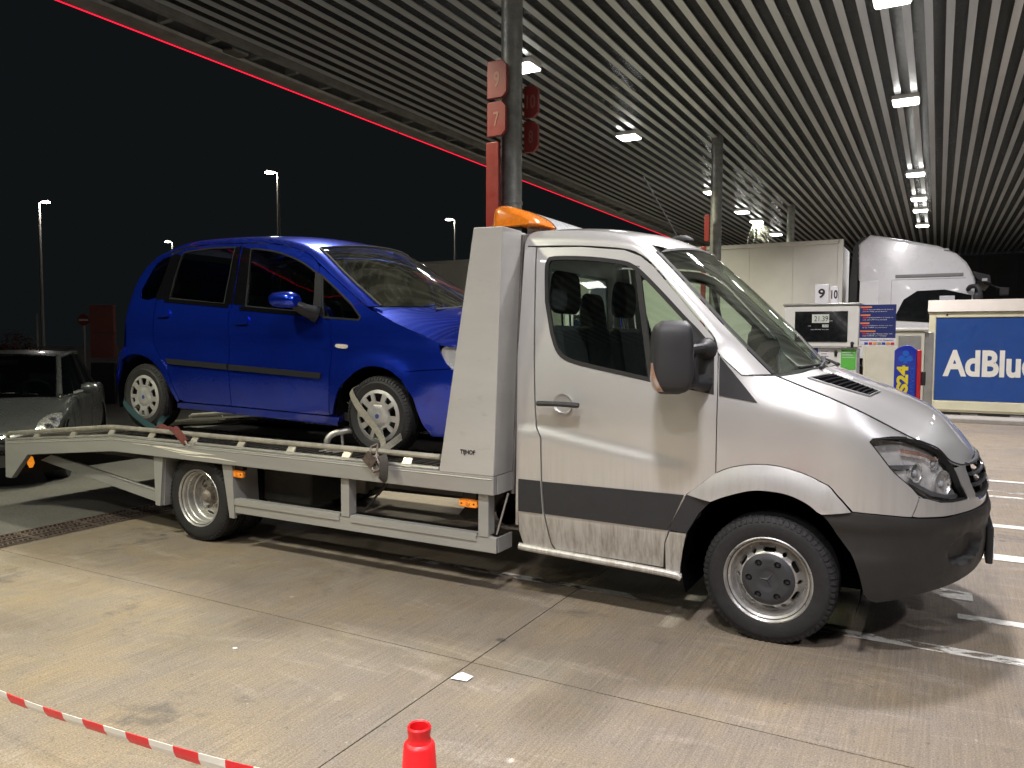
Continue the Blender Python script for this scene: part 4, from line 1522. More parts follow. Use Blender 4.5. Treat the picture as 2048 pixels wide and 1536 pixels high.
# under-run frame: posts, low rail with raised lip, diagonal strut
UY = 4.085
for mr in (0, 1):
    f = (lambda m: m.mirrored(TY)) if mr else (lambda m: m)
    fr_ = obj('underrun_rail', f(MB().prism([(-4.63, .282), (-2.348, .281), (-2.348, .376), (-2.40, .384), (-4.63, .37)], UY, UY + .03, 'Y')), 'bed_grey_dimmed', TT, smooth=0, bevel=.003)
    obj('rail_end', f(MB().box(-2.36, -2.346, UY + .031, UY + .20, .281, .376)), 'bed_grey_dimmed', fr_, smooth=0)
    for x0, x1 in ((-4.63, -3.60), (-3.50, -2.49)):
        obj('rail_lip', f(MB().prism([(x0, .345), (x1, .345), (x1, .372), (x1 + .012, .388), (x0, .388)], UY - .008, UY - .0005, 'Y').box(x0, x1, UY + .0, UY + .05, .386, .392)), 'bed_grey_dimmed', fr_, smooth=0)
    posts = [[(-5.552, .65), (-5.439, .65), (-5.485, .245), (-5.541, .245)], [(-4.757, .65), (-4.646, .65), (-4.631, .24), (-4.682, .24)], [(-3.58, .65), (-3.509, .65), (-3.509, .38), (-3.58, .38)], [(-2.472, .65), (-2.40, .65), (-2.40, .38), (-2.472, .38)]]
    for k, p in enumerate(posts):
        pm_ = MB().prism(p[::-1] if area2(p) < 0 else p, UY - .006, UY + .02, 'Y')
        if k == 0:
            pm_.prism([(-5.452, .65), (-5.435, .65), (-5.468, .245), (-5.484, .245)], UY + .021, UY + .30, 'Y')
        elif k == 1:
            pm_.prism([(-4.66, .65), (-4.646, .65), (-4.631, .26), (-4.645, .26)], UY + .021, UY + .24, 'Y')
        else:
            pm_.box(p[1][0] - .012, p[1][0] - .001, UY + .021, UY + .07, .39, .65)
        obj('underrun_post', f(pm_), 'bed_grey_dimmed', fr_, smooth=0)
    obj('gas_strut', f(MB().tube([(-3.47, UY + .10, .40), (-3.36, UY + .12, .53)], .008, 6).tube([(-3.36, UY + .12, .53), (-3.26, UY + .14, .65)], .012, 8)), 'chassis_black', fr_)
    obj('gas_strut', f(MB().tube([(-2.39, UY + .08, .38), (-2.33, UY + .12, .64)], .007, 6)), 'zinc', fr_)
    stp = [(-7.15, .518), (-5.545, .314), (-5.545, .225), (-7.30, .462)]
    obj('diagonal_strut', f(MB().prism(stp, UY + .09, UY + .15, 'Y').prism([(-7.15, .518), (-5.55, .315), (-5.55, .33), (-7.13, .53)][::-1], UY + .085, UY + .1, 'Y')), 'bed_grey_dimmed', TT, smooth=0, bevel=.004)
    for (xa, za) in ((-4.61, .578), (-2.555, .572)):
        k_ = obj('side_marker', f(MB().prism(cr([(xa - .06, za - .02), (xa + .06, za - .024), (xa + .064, za), (xa + .058, za + .024), (xa - .058, za + .026), (xa - .064, za)], 2, True), UY + .0, UY + .03, 'Y')), 'amber_marker', TT, bevel=.005)
        obj('marker_screw', f(MB().lathe([(.0, UY - .0025), (.006, UY - .002), (.006, UY + .001)], (xa - .045, 0, za), 'Y', 8).lathe([(.0, UY - .0025), (.006, UY - .002), (.006, UY + .001)], (xa + .045, 0, za), 'Y', 8)), 'black_rubber', k_)
        obj('marker_lens', f(MB().lathe([(.0, UY - .006), (.014, UY - .004), (.018, UY + .001)], (xa, 0, za), 'Y', 12)), 'amber_lens', k_)
        obj('marker_bracket', f(MB().box(xa - .05, xa + .05, UY + .02, UY + .06, za + .028, .65)), 'black_rubber', k_)
    rm = obj('rear_marker', f(MB().prism([(-7.455, .42), (-7.42, .385), (-7.385, .43), (-7.41, .485), (-7.44, .49)], BY + .09, BY + .12, 'Y')), 'amber_marker_lit', TT) if 'amber_marker_lit' in MATS else None

# rear cross beam of the ramp
obj('rear_beam', MB().box(-7.62, -7.56, BY + .05, FY - .05, .30, .56), 'chassis_black', TT, smooth=0)

# ---- tower with the light bar
for mr in (0, 1):
    f = (lambda m: m.mirrored(TY)) if mr else (lambda m: m)
    tw = MB().prism([(-2.747, .763), (-2.347, .766), (-2.287, 2.275), (-2.491, 2.279)], BY - .002, BY + .24, 'Y')
    t_ = obj('tower_board', f(tw), 'tower_grey_lit', TT, smooth=0, bevel=.006)
    obj('tower_foot', f(MB().box(-2.38, -2.3465, BY + .052, BY + .239,   .648, .764)), 'tower_grey_lit', t_, smooth=0)
    obj('tower_flange', f(MB().prism([(-2.36, .62), (-2.338, .62), (-2.280, 2.25), (-2.30, 2.25)], BY + .241, BY + .27, 'Y')), 'chassis_grey', t_, smooth=0)
obj('tower_beam', MB().box(-2.47, -2.30, BY + .24, FY - .24, 2.18, 2.27), 'tower_grey_lit', TT, bevel=.006)
obj('tower_plate', MB().box(-2.66, -2.62, BY + .24, FY - .24, .76, 1.15), 'bed_grey_dimmed', TT, bevel=.004)
ln = text('maker_name', 'TIJHOF', 'print_black', .05, (-2.585, BY - .004, .883), (1, 0, 0), (0, 0, 1), TT, width=.108, bold=.0012, height=.036)
# amber light bar
br_ = MB()


def bar_sec(y, k):
    pr = [(-2.57, 2.325), (-2.26, 2.325), (-2.24, 2.35), (-2.30, 2.40), (-2.42, 2.455), (-2.51, 2.475), (-2.565, 2.465), (-2.58, 2.42), (-2.585, 2.36)]
    cx, cz = -2.43, 2.345
    return [(cx + (a - cx) * k[0], y, cz + (b_ - cz) * k[1]) for a, b_ in cr(pr, 3, True)]


def loft(secs):
    m = MB()
    w = len(secs[0])
    for s_ in secs:
        m.v += s_
    for i in range(len(secs) - 1):
        for k in range(w):
            m.f.append((i * w + k, i * w + (k + 1) % w, (i + 1) * w + (k + 1) % w, (i + 1) * w + k))
    m.f.append(tuple(range(w))[::-1])
    m.f.append(tuple((len(secs) - 1) * w + k for k in range(w)))
    return m


BZ = TY - 4.40
lb = obj('light_bar', loft([bar_sec(4.66, (.97, .98)), bar_sec(TY * 2 - 4.66, (.97, .98))]), 'beacon_white', TT)
for s_ in (0, 1):
    am = loft([bar_sec(4.40, (.72, .60)), bar_sec(4.42, (.88, .85)), bar_sec(4.46, (.97, .97)), bar_sec(4.645, (1, 1))])
    obj('amber_dome', am.mirrored(TY) if s_ else am, 'amber_lens', lb)
    ed = loft([bar_sec(4.646, (1.02, 1.02)), bar_sec(4.659, (1.02, 1.02))])
    obj('dome_ring', ed.mirrored(TY) if s_ else ed, 'black_rubber', lb)
nrib = 26
for k in range(nrib):
    y = 4.70 + k * (2 * (TY - 4.70)) / (nrib - 1)
    s1 = bar_sec(y - .006, (.985, 1.0))
    s2 = bar_sec(y + .006, (.985, 1.0))
    obj('dome_rib', loft([s1, s2]), 'beacon_white', lb)
obj('bar_foot', MB().box(-2.5, -2.36, 4.42, 4.50, 2.26, 2.33).box(-2.5, -2.36, 5.76, 5.84, 2.26, 2.33), 'chassis_black', lb)
# ------------------------------------------------------------------ blue car on the bed
def blue_mats():
    m, t, b = nt('blue_paint')
    q = NB(t)
    co = q.co((1, 1, 1))
    c = q.ramp(q.noise(co, 2.0, 4, 0.6), [(0.3, (0.006, 0.038, 0.58)), (0.7, (0.010, 0.054, 0.72))])
    sp = q.sep(co)
    # dust towards the sills
    zf = q.ramp(q.math('MULTIPLY_ADD', sp[2], 1.0, -0.9), [(0.05, 0.5), (0.45, 0.06), (0.9, 0.0)])
    du = q.math('MULTIPLY', zf, q.ramp(q.noise(co, 5.0, 6, 0.7), [(0.3, 0.3), (0.7, 1.0)]))
    q.link(q.mix(du, c, (0.075, 0.080, 0.11)), b.inputs['Base Color'])
    b.inputs['Metallic'].default_value = 0.85
    q.link(q.mix(du, 0.25, 0.5), b.inputs['Roughness'])
    b.inputs['Coat Weight'].default_value = 1.0
    b.inputs['Coat Roughness'].default_value = 0.02


blue_mats()
pmat('grey_trim', (0.018, 0.019, 0.021), 0.4, var=0.1, spec=.25)
pmat('pillar_black', (0.004, 0.004, 0.005), 0.12, var=0.1, spec=.2, rvar=.03)
pmat('hubcap', (0.44, 0.44, 0.43), 0.42, metal=0.5, var=0.18, vscale=14)
pmat('badge_blue', (0.03, 0.06, 0.22), 0.3)
pmat('indicator_clear', (0.62, 0.58, 0.50), 0.2, coat=.8, var=.2, vscale=60)
pmat('mud_grass', (0.09, 0.085, 0.035), 0.9, var=.5, vscale=60)
glassmat('car_glass', (0.22, 0.25, 0.24), 0.02, 1.5)
glassmat('car_screen', (0.60, 0.68, 0.60), 0.04, 1.5, dirt=0.06, dirtcol=(.50, .52, .38), swirl=(-3.3, 5.0, 1.93))

BC = root('blue_car', (-4.7, 5.13, .79), 'blue five door car standing on the bed of the tow truck', 'car')
czk = [.9, 1.0, 1.1, 1.35, 1.6, 1.72, 1.8, 1.95, 2.15, 2.25, 2.33, 2.40, 2.46]
cwk = [.79, .805, .825, .845, .84, .83, .815, .775, .71, .675, .64, .60, .52]
CF = -3.05


def cW(z):
    return pchip(z, czk, cwk)


def CS(u, z):
    w = cW(z)
    # shoulder crease and door sculpting
    zb = 1.70 - .03 * (u + 4.5)
    w -= 0.012 * math.exp(-((z - (zb - .16)) / .10) ** 2)
    if -3.95 < u < -2.9:
        r = math.hypot(u + 3.45, z - 1.07)
        w += .018 * math.exp(-((r - .36) / .06) ** 2)
    if u < -5.5:
        r = math.hypot(u + 5.97, z - 1.12)
        w += .015 * math.exp(-((r - .36) / .06) ** 2)
    if u > CF:
        th = min(u - CF, 1.0) * PI / 2
        xf = -2.42 - .35 * max(0, z - 1.35)
        return (CF + (xf - CF) * math.sin(th) ** (2 / 2.3), TY - w * max(math.cos(th), 0) ** (2 / 2.3), z)
    k = max(0.0, (-6.12 - u) / .30)
    return (u, TY - w + .10 * k * k, z)


def cp(name, outline, mat, par=None, h=.07, gap=.0034, holes=(), th=.015, off=0.0, fn=CS, smooth=None, both=True):
    m = MB().panel(inset(outline, gap) if gap else outline, fn, h, holes, th, off)
    a = obj(name, m, mat, par or BC, smooth)
    b_ = obj(name, m.mirrored(TY), mat, par or BC, smooth) if both else None
    return a, b_


rq = [(-5.544, 1.064), (-5.514, 1.089), (-5.567, 1.196), (-5.618, 1.334), (-5.709, 1.441), (-5.827, 1.565), (-5.825, 1.722), (-5.833, 1.919), (-5.784, 2.134), (-5.746, 2.331)] + cr([(-5.90, 2.325), (-6.02, 2.275), (-6.10, 2.197), (-6.16, 2.082), (-6.19, 1.935), (-6.205, 1.821), (-6.202, 1.66), (-6.197, 1.531)], 3) + [(-6.122, 1.455)] + cr([(-6.122, 1.455), (-5.998, 1.461), (-5.852, 1.423), (-5.712, 1.332), (-5.614, 1.194), (-5.544, 1.064)], 3)[1:-1]
qh = cr([(-6.062, 1.952), (-6.036, 2.094), (-5.975, 2.232), (-5.90, 2.29), (-5.80, 2.30), (-5.81, 2.15), (-5.85, 1.945)], 2, True)
rqo = cp('rear_quarter', rq, 'blue_paint', holes=[inset(qh, 0)], h=.05)
for o_, mr in zip(rqo, (0, 1)):
    m = MB().panel(qh, CS, .1, (), 0, -.006)
    obj('quarter_glass', m.mirrored(TY) if mr else m, 'car_glass', o_)
rdo = [(-5.746, 2.331), (-5.784, 2.134), (-5.833, 1.919), (-5.825, 1.722), (-5.827, 1.565), (-5.709, 1.441), (-5.618, 1.334), (-5.567, 1.196), (-5.514, 1.089), (-5.449, 1.073), (-4.905, 1.065), (-4.899, 1.394), (-4.923, 1.804), (-4.898, 1.863), (-4.922, 2.102), (-4.976, 2.375), (-5.357, 2.386), (-5.66, 2.37)]
rgl = [(-5.67, 1.934), (-4.995, 1.874), (-5.008, 2.105), (-5.038, 2.344)] + cr([(-5.038, 2.344), (-5.35, 2.352), (-5.62, 2.335), (-5.665, 2.30), (-5.675, 2.098)], 2)[1:]
fdo = [(-4.976, 2.375), (-4.922, 2.102), (-4.898, 1.863), (-4.923, 1.804), (-4.899, 1.394), (-4.905, 1.065), (-3.887, 1.039), (-3.846, 1.522), (-3.865, 1.736), (-3.935, 1.75), (-4.068, 2.135)] + cr([(-4.068, 2.145), (-4.151, 2.215), (-4.306, 2.281), (-4.567, 2.341), (-4.976, 2.375)], 3)[:-1]
fgl = [(-4.751, 1.853), (-4.034, 1.788), (-4.049, 1.93), (-4.088, 2.10)] + cr([(-4.088, 2.10), (-4.277, 2.195), (-4.542, 2.278), (-4.80, 2.318), (-4.85, 2.318)], 3)[1:] + [(-4.796, 2.098)]
for nm, out, gls in (('rear_door', rdo, rgl), ('front_door', fdo, fgl)):
    d2 = cp(nm, out, 'blue_paint', holes=[gls], h=.05)
    for o_, mr in zip(d2, (0, 1)):
        def mk3(name, m, mat, par=o_):
            return obj(name, m.mirrored(TY) if mr else m, mat, par)
        mk3('window_glass', MB().panel(inset(gls, .003), CS, .12, (), 0, -.008), 'car_glass')
        mk3('window_trim', MB().panel(inset(gls, -.004), CS, .06, [inset(gls, .008)], .012, .002), 'grey_trim')
        # belt moulding
        bl = [p for p in gls][:2]
        bm2 = MB().panel([(bl[0][0] - .06, bl[0][1] - .03), (bl[1][0] + .05, bl[1][1] - .03), (bl[1][0] + .05, bl[1][1] + .0), (bl[0][0] - .06, bl[0][1] + .0)], CS, .08, (), .012, .005)
        mk3('belt_moulding', bm2, 'pillar_black')
        # side moulding
        if nm == 'rear_door':
            sdm = [(-5.638, 1.432), (-4.912, 1.398), (-4.908, 1.355), (-5.615, 1.388)]
            hx, hz = -5.712, 1.808
            blk = [(-4.995, 1.875), (-4.901, 1.868), (-4.925, 2.102), (-4.974, 2.35), (-5.038, 2.344), (-5.008, 2.105)]
        else:
            sdm = [(-4.893, 1.397), (-3.934, 1.352), (-3.946, 1.311), (-4.89, 1.354)]
            hx, hz = -4.775, 1.742
            blk = [(-4.895, 1.868), (-4.754, 1.856), (-4.796, 2.098), (-4.85, 2.318), (-4.955, 2.345), (-4.918, 2.102)]
        mk3('side_moulding', MB().panel(sdm, CS, .08, (), .014, .014), 'grey_trim')
        mk3('pillar_trim', MB().panel(inset(blk, .002), CS, .08, (), .008, .0025), 'pillar_black')
        hp_ = cr([(hx - .085, hz + .012), (hx - .06, hz + .035), (hx + .06, hz + .03), (hx + .085, hz + .008), (hx + .07, hz - .03), (hx - .05, hz - .03)], 3, True)
        mk3('door_handle', MB().panel(hp_, CS, .02, (), .02, .012), 'blue_paint')
        mk3('handle_recess', MB().panel([(hx - .05, hz - .045), (hx + .075, hz - .045), (hx + .08, hz - .026), (hx - .055, hz - .026)], CS, .03, (), 0, .0015), 'pillar_black')
# rear pillar trim between quarter glass and rear door glass
for mr in (0, 1):
    m = MB().panel([(-5.852, 1.945), (-5.835, 1.925), (-5.672, 1.934), (-5.677, 2.098), (-5.668, 2.30), (-5.75, 2.325), (-5.80, 2.30), (-5.81, 2.15)], CS, .08, (), .006, .003)
    obj('pillar_trim', m.mirrored(TY) if mr else m, 'pillar_black', BC)
# front wing with the small fixed window
farch = cr([(-3.85, 1.048), (-3.778, 1.214), (-3.702, 1.297), (-3.579, 1.38), (-3.463, 1.409), (-3.317, 1.386), (-3.192, 1.312)], 3)
tri = [(-4.015, 2.068), (-3.935, 1.758), (-3.60, 1.735), (-3.585, 1.755), (-3.678, 1.845), (-3.843, 1.96)]
fw = [(-3.865, 1.736), (-3.846, 1.522), (-3.887, 1.039)] + farch + [(-3.19, 1.376), (-3.021, 1.393), (-2.842, 1.403), (-2.887, 1.445), (-2.925, 1.518), (-2.93, 1.58)] + [(-3.024, 1.617), (-3.261, 1.706), (-3.54, 1.826), (-3.817, 2.0), (-4.056, 2.150), (-4.066, 2.132), (-3.935, 1.752)]
wg = cp('front_wing', fw, 'blue_paint', holes=[tri], h=.045)
for o_, mr in zip(wg, (0, 1)):
    f = (lambda m: m.mirrored(TY)) if mr else (lambda m: m)
    obj('corner_glass', f(MB().panel(tri, CS, .1, (), 0, -.006)), 'car_glass', o_)
    obj('window_trim', f(MB().panel(inset(tri, -.006), CS, .06, [inset(tri, .008)], .012, .002)), 'grey_trim', o_)
    obj('pillar_trim', f(MB().panel([(-4.03, 1.79), (-3.945, 1.76), (-4.025, 2.075), (-4.08, 2.10), (-4.048, 1.93)], CS, .06, (), .008, .003)), 'grey_trim', o_)
    obj('side_indicator', f(MB().panel(cr([(-3.80, 1.565), (-3.80, 1.54), (-3.71, 1.533), (-3.705, 1.558)], 3, True), CS, .03, (), .01, .008)), 'indicator_clear', o_)
# sills, bumpers
cp('sill', [(-5.555, 1.02), (-4.734, .995), (-3.809, .968), (-3.781, 1.037), (-3.887, 1.036), (-4.905, 1.062), (-5.449, 1.070), (-5.544, 1.064)], 'blue_paint', th=.06, off=.004)
rb = [(-6.33, 1.0), (-6.329, 1.171), (-6.278, 1.336), (-6.224, 1.401), (-6.122, 1.453), (-6.197, 1.529), (-6.33, 1.46), (-6.40, 1.30), (-6.40, 1.0)]
cp('rear_bumper', rb[::-1], 'blue_paint', off=.01, th=.03, h=.05)
fbm = MB().panel([(-3.19, 1.374), (-3.192, 1.312), (-3.106, 1.201), (-3.048, 1.011), (-3.01, .943), (-2.92, .945), (CF + .999, .96), (CF + .999, 1.40), (-2.842, 1.40), (-3.02, 1.390)], CS, .045, (), .03, .006)
fbm.merge(fbm.mirrored(TY))
obj('front_bumper', fbm, 'blue_paint', BC)
obj('air_dam', MB().box(-2.5, -2.42, 4.6, 5.66, 1.04, 1.16), 'black_rubber', BC, bevel=.01)
for mr in (0, 1):
    f = (lambda m: m.mirrored(TY)) if mr else (lambda m: m)
    hlo = cr([(-2.925, 1.518), (-2.89, 1.445), (-2.84, 1.395), (-2.62, 1.395), (-2.55, 1.46), (-2.70, 1.53), (-2.85, 1.56)], 3, True)
    h_ = obj('headlamp', f(MB().panel(hlo, CS, .03, (), .0, -.02)), 'reflector', BC)
    obj('lens', f(MB().panel(hlo, CS, .03, (), .02, .002)), 'clear_lens', h_)
fg = MB().panel([(-2.52, 1.42), (CF + .999, 1.41), (CF + .999, 1.50), (-2.52, 1.52)], CS, .05, (), 0, .0)
fg.merge(fg.mirrored(TY))
obj('grille', fg, 'black_rubber', BC)
# roof, pillars, screens
D = [(-6.0, 2.29), (-5.681, 2.375), (-5.357, 2.389), (-4.979, 2.38), (-4.567, 2.346), (-4.306, 2.286), (-4.151, 2.220), (-4.058, 2.158), (-3.817, 2.004), (-3.537, 1.83)]
E_ = [(-5.98, 2.335, .60), (-5.70, 2.415, .575), (-5.40, 2.435, .565), (-5.0, 2.428, .565), (-4.6, 2.396, .57), (-4.33, 2.345, .585), (-4.17, 2.288, .60), (-4.06, 2.225, .625), (-3.80, 2.05, .69), (-3.46, 1.832, .755)]
Dc = cr([(x, TY - cW(z) - .001, z) for x, z in D], 4)
Ec = cr([(x, TY - w, z) for x, z, w in E_], 4)
rows = []
for d, e in zip(Dc, Ec):
    c = ((d[0] + e[0]) / 2, d[1] + .35 * (e[1] - d[1]), d[2] * .25 + e[2] * .75)
    rows.append([tuple((1 - t) ** 2 * d[i] + 2 * t * (1 - t) * c[i] + t * t * e[i] for i in range(3)) for t in [k / 5 for k in range(6)]])
rr = MB().grid(rows)
obj('roof_pillar', rr, 'blue_paint', BC)
obj('roof_pillar', rr.mirrored(TY), 'blue_paint', BC)
iw = 24
obj('roof', MB().grid([across(e, e[2] + .05, e[0] + .17 * max(0, i - 12) / 12 - .12 * max(0, 4 - i) / 4, p=2.5) for i, e in enumerate(Ec[:iw + 1])]), 'blue_paint', BC)
sr = []
for i in range(iw, len(Ec)):
    t = (i - iw) / (len(Ec) - iw - 1)
    e = Ec[i]
    sr.append(across((e[0], e[1] + .003, e[2]), e[2] + .05 * (1 - t) + .01 * t, e[0] + .17 + .20 * t, n=18))
obj('windscreen', MB().grid(sr), 'car_screen', BC)
obj('screen_border', MB().tube([tuple(V(*r[0]) + V(.0, -.002, .004)) for r in sr], .009, 6).tube([tuple(V(*p) + V(0, 0, .006)) for p in sr[0]], .009, 6), 'black_rubber', BC)
tg = []
for (x, z) in cr([(-6.33, 1.0), (-6.33, 1.25), (-6.29, 1.40), (-6.22, 1.53), (-6.215, 1.7), (-6.205, 1.9), (-6.16, 2.08), (-6.09, 2.20), (-5.99, 2.315)], 3):
    e = (x, TY - cW(z) + .015, z)
    tg.append(across(e, z + .012, x - .10, n=12, px=3.0))
obj('tailgate', MB().grid(tg, flip=True), 'blue_paint', BC)
# bonnet
hbE = [(-3.535, TY - .785, 1.824), (-3.261, TY - .825, 1.706), (-3.024, TY - .815, 1.617), CS(-2.93, 1.565), CS(-2.72, 1.535), CS(-2.5, 1.52)]
hbC = [(-3.05, 1.835), (-2.92, 1.80), (-2.80, 1.75), (-2.68, 1.68), (-2.56, 1.60), (-2.48, 1.53)]
rowsb = []
for e, c in zip(cr(hbE, 3), cr(hbC, 3)):
    rowsb.append(across(e, c[1], c[0], n=16, p=2.6))
obj('bonnet', MB().grid(rowsb), 'blue_paint', BC)
wb = MB()
for (y0, y1) in ((4.62, 5.25), (5.30, 5.75)):
    wb.tube([(-3.16, y0, 1.815), (-3.12, (y0 + y1) / 2, 1.845), (-3.10, y1, 1.86)], .010, 6)
obj('wiper', wb, 'black_rubber', BC)
# mirror
for mr in (0, 1):
    f = (lambda m: m.mirrored(TY)) if mr else (lambda m: m)
    mm = MB()
    for (x, k, dz) in cr([(-4.285, .45, 0.0), (-4.272, .75, 0), (-4.225, .92, .0), (-4.14, .95, -.002), (-4.075, .88, -.006), (-4.045, .6, -.012)], 2):
        for a in np.linspace(0, 2 * PI, 17)[:-1]:
            mm.v.append((x, 4.16 + .075 * k * math.cos(a), 1.885 + dz + .062 * k * math.copysign(abs(math.sin(a)) ** .8, math.sin(a))))
    n_ = len(mm.v) // 16
    for i in range(n_ - 1):
        for k in range(16):
            mm.f.append((i * 16 + k, i * 16 + (k + 1) % 16, (i + 1) * 16 + (k + 1) % 16, (i + 1) * 16 + k))
    mm.f.append(tuple(range(16)))
    mm.f.append(tuple((n_ - 1) * 16 + k for k in range(15, -1, -1)))
    # sweep the housing slightly backwards
    mi = obj('door_mirror', f(mm), 'blue_paint', BC, smooth=60)
    obj('mirror_foot', f(MB().tube(cr([(-4.08, 4.17, 1.85), (-4.03, 4.22, 1.81), (-3.99, 4.30, 1.78)], 3), [.03, .03, .034, .036, .04, .045, .05], 10, flat=1.3)), 'grey_trim', mi)
# wheels
def car_wheel(name, x, z, mr):
    f = (lambda m: m.mirrored(TY)) if mr else (lambda m: m)
    Y0 = 4.305
    R = .283
    w = obj(name, f(tyre_mesh((x, 0, z), R, .186, .175, Y0, n=60)), 'tyre', BC, smooth=30)
    holes = []
    for k in range(5):
        a = k * 2 * PI / 5 + .3
        def tr(a0, a1, r0, r1, sk=0.0):
            return [(r0 * math.cos(a0 + .03), r0 * math.sin(a0 + .03)), (r0 * math.cos(a1 - .03), r0 * math.sin(a1 - .03)), (r1 * math.cos(a1), r1 * math.sin(a1)), (r1 * math.cos((a0 + a1) / 2), r1 * math.sin((a0 + a1) / 2)), (r1 * math.cos(a0), r1 * math.sin(a0))]
        holes.append(tr(a - .27, a + .20, .100, .163))
        holes.append(tr(a + .40, a + .72, .118, .164))
    prof = lambda r: Y0 + .004 - .012 * sstep(.19, .16, r) + .010 * sstep(.12, .07, r) - .012 * sstep(.078, .070, r)
    cap = obj('wheel_trim', f(holed_disc(.190, [h[::-1] if area2(h) < 0 else h for h in holes], prof, .02, (x, 0, z))), 'hubcap', w)
    obj('rim', f(MB().lathe([(.0, Y0 + .06), (.14, Y0 + .055), (.17, Y0 + .04), (.19, Y0 + .012)], (x, 0, z), 'Y', 32)), 'chassis_black', w)
    nb = MB()
    for k in range(4):
        a = k * PI / 2 + .5
        obj('bolt_hole', f(MB().lathe([(.0, Y0 - .0085), (.0135, Y0 - .0085), (.0155, Y0 - .0105)], (x + .043 * math.cos(a), 0, z + .043 * math.sin(a)), 'Y', 12)), 'black_rubber', w)
    obj('centre_badge', f(MB().lathe([(.0, Y0 - .0135), (.016, Y0 - .013), (.0175, Y0 - .006)], (x, 0, z), 'Y', 18)), 'badge_blue', w)
    return w


for mr in (0, 1):
    car_wheel('front_wheel', -3.435, 1.060, mr)
    car_wheel('rear_wheel', -5.965, 1.098, mr)
# wheel wells, floor and cabin
for mr in (0, 1):
    f = (lambda m: m.mirrored(TY)) if mr else (lambda m: m)
    for x, z in ((-3.45, 1.07), (-5.95, 1.10)):
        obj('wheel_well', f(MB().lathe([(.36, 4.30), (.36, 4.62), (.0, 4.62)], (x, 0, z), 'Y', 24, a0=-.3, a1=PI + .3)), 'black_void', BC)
obj('floor_pan', MB().box(-6.25, -2.6, 4.38, 5.88, 1.0, 1.06), 'chassis_black', BC)
obj('cabin_floor', MB().box(-6.1, -3.2, 4.42, 5.84, 1.20, 1.24), 'seat_cloth', BC)
obj('dashboard', MB().prism([(-3.2, 1.4), (-3.2, 1.73), (-3.5, 1.73), (-3.62, 1.66), (-3.55, 1.4)], 4.46, 5.80, 'Y'), 'dash_grey', BC, bevel=.02)
for y in (4.75, 5.5):
    for x in (-4.75, -5.65):
        st = obj('seat', MB().prism([(x - .25, 1.25), (x + .3, 1.3), (x + .3, 1.42), (x - .12, 1.40), (x - .26, 1.95), (x - .34, 1.97), (x - .38, 1.9)], y - .25, y + .25, 'Y'), 'seat_cloth', BC, bevel=.03)
        obj('headrest', MB().prism(cr([(x - .36, 2.0), (x - .27, 1.99), (x - .26, 2.10), (x - .30, 2.16), (x - .36, 2.14)], 2, True)[::-1], y - .12, y + .12, 'Y'), 'seat_cloth', st, bevel=.02)
swc = V(-3.85, 5.5, 1.72)
swm = MB().tube([tuple(swc + V(.10 * math.sin(a), .18 * math.cos(a), .15 * math.sin(a))) for a in np.linspace(0, 2 * PI, 25)], .014, 7, cap=False)
swm.tube([swc + V(0, -.17, 0), swc + V(.03, 0, 0), swc + V(0, .17, 0)], .02, 6)
obj('steering_wheel', swm, 'black_rubber', BC)
mg = MB()
for k in range(70):
    p = V(-3.70 + random.gauss(0, .02), 4.33 + random.uniform(0, .1), 1.12 + random.gauss(0, .045))
    d = V(random.gauss(0, 1), random.gauss(0, .5), random.gauss(0, 1)) * .02
    mg.tube([p, p + d], .004, 4, cap=False)
obj('grass_clump', mg, 'mud_grass', BC, smooth=0, kind='stuff')

# ------------------------------------------------------------------ straps, hoops
pmat('strap_beige', (0.24, 0.228, 0.185), 0.85, var=.2, vscale=60, bump=.5, bscale=500)
pmat('strap_teal', (0.012, 0.045, 0.052), 0.8, var=.2, vscale=60, bump=.5, bscale=500)
pmat('strap_red', (0.10, 0.018, 0.014), 0.8, var=.25, vscale=40, bump=.5, bscale=500)
pmat('strap_black', (0.05, 0.045, 0.042), 0.75, var=.25, vscale=40, bump=.5, bscale=400)
pmat('ratchet_steel', (0.17, 0.14, 0.125), 0.45, metal=.7, var=.35, vscale=40)


def band(path, nrm, w, th=.0025, n=4):
    """flat webbing along a path; nrm = facing direction per point"""
    P = [V(*p) for p in cr(path, n)]
    Nn = [V(*p) for p in cr(nrm, n)]
    m = MB()
    r = [[], [], [], []]
    for i, p in enumerate(P):
        d = P[min(i + 1, len(P) - 1)] - P[max(i - 1, 0)]
        d /= np.linalg.norm(d)
        k = Nn[i] / np.linalg.norm(Nn[i])
        s_ = np.cross(d, k)
        s_ /= np.linalg.norm(s_)
        r[0].append(p - s_ * w / 2 + k * th)
        r[1].append(p + s_ * w / 2 + k * th)
        r[2].append(p + s_ * w / 2 - k * th)
        r[3].append(p - s_ * w / 2 - k * th)
    m.grid([r[0], r[1]]).grid([r[1], r[2]]).grid([r[2], r[3]]).grid([r[3], r[0]])
    return m


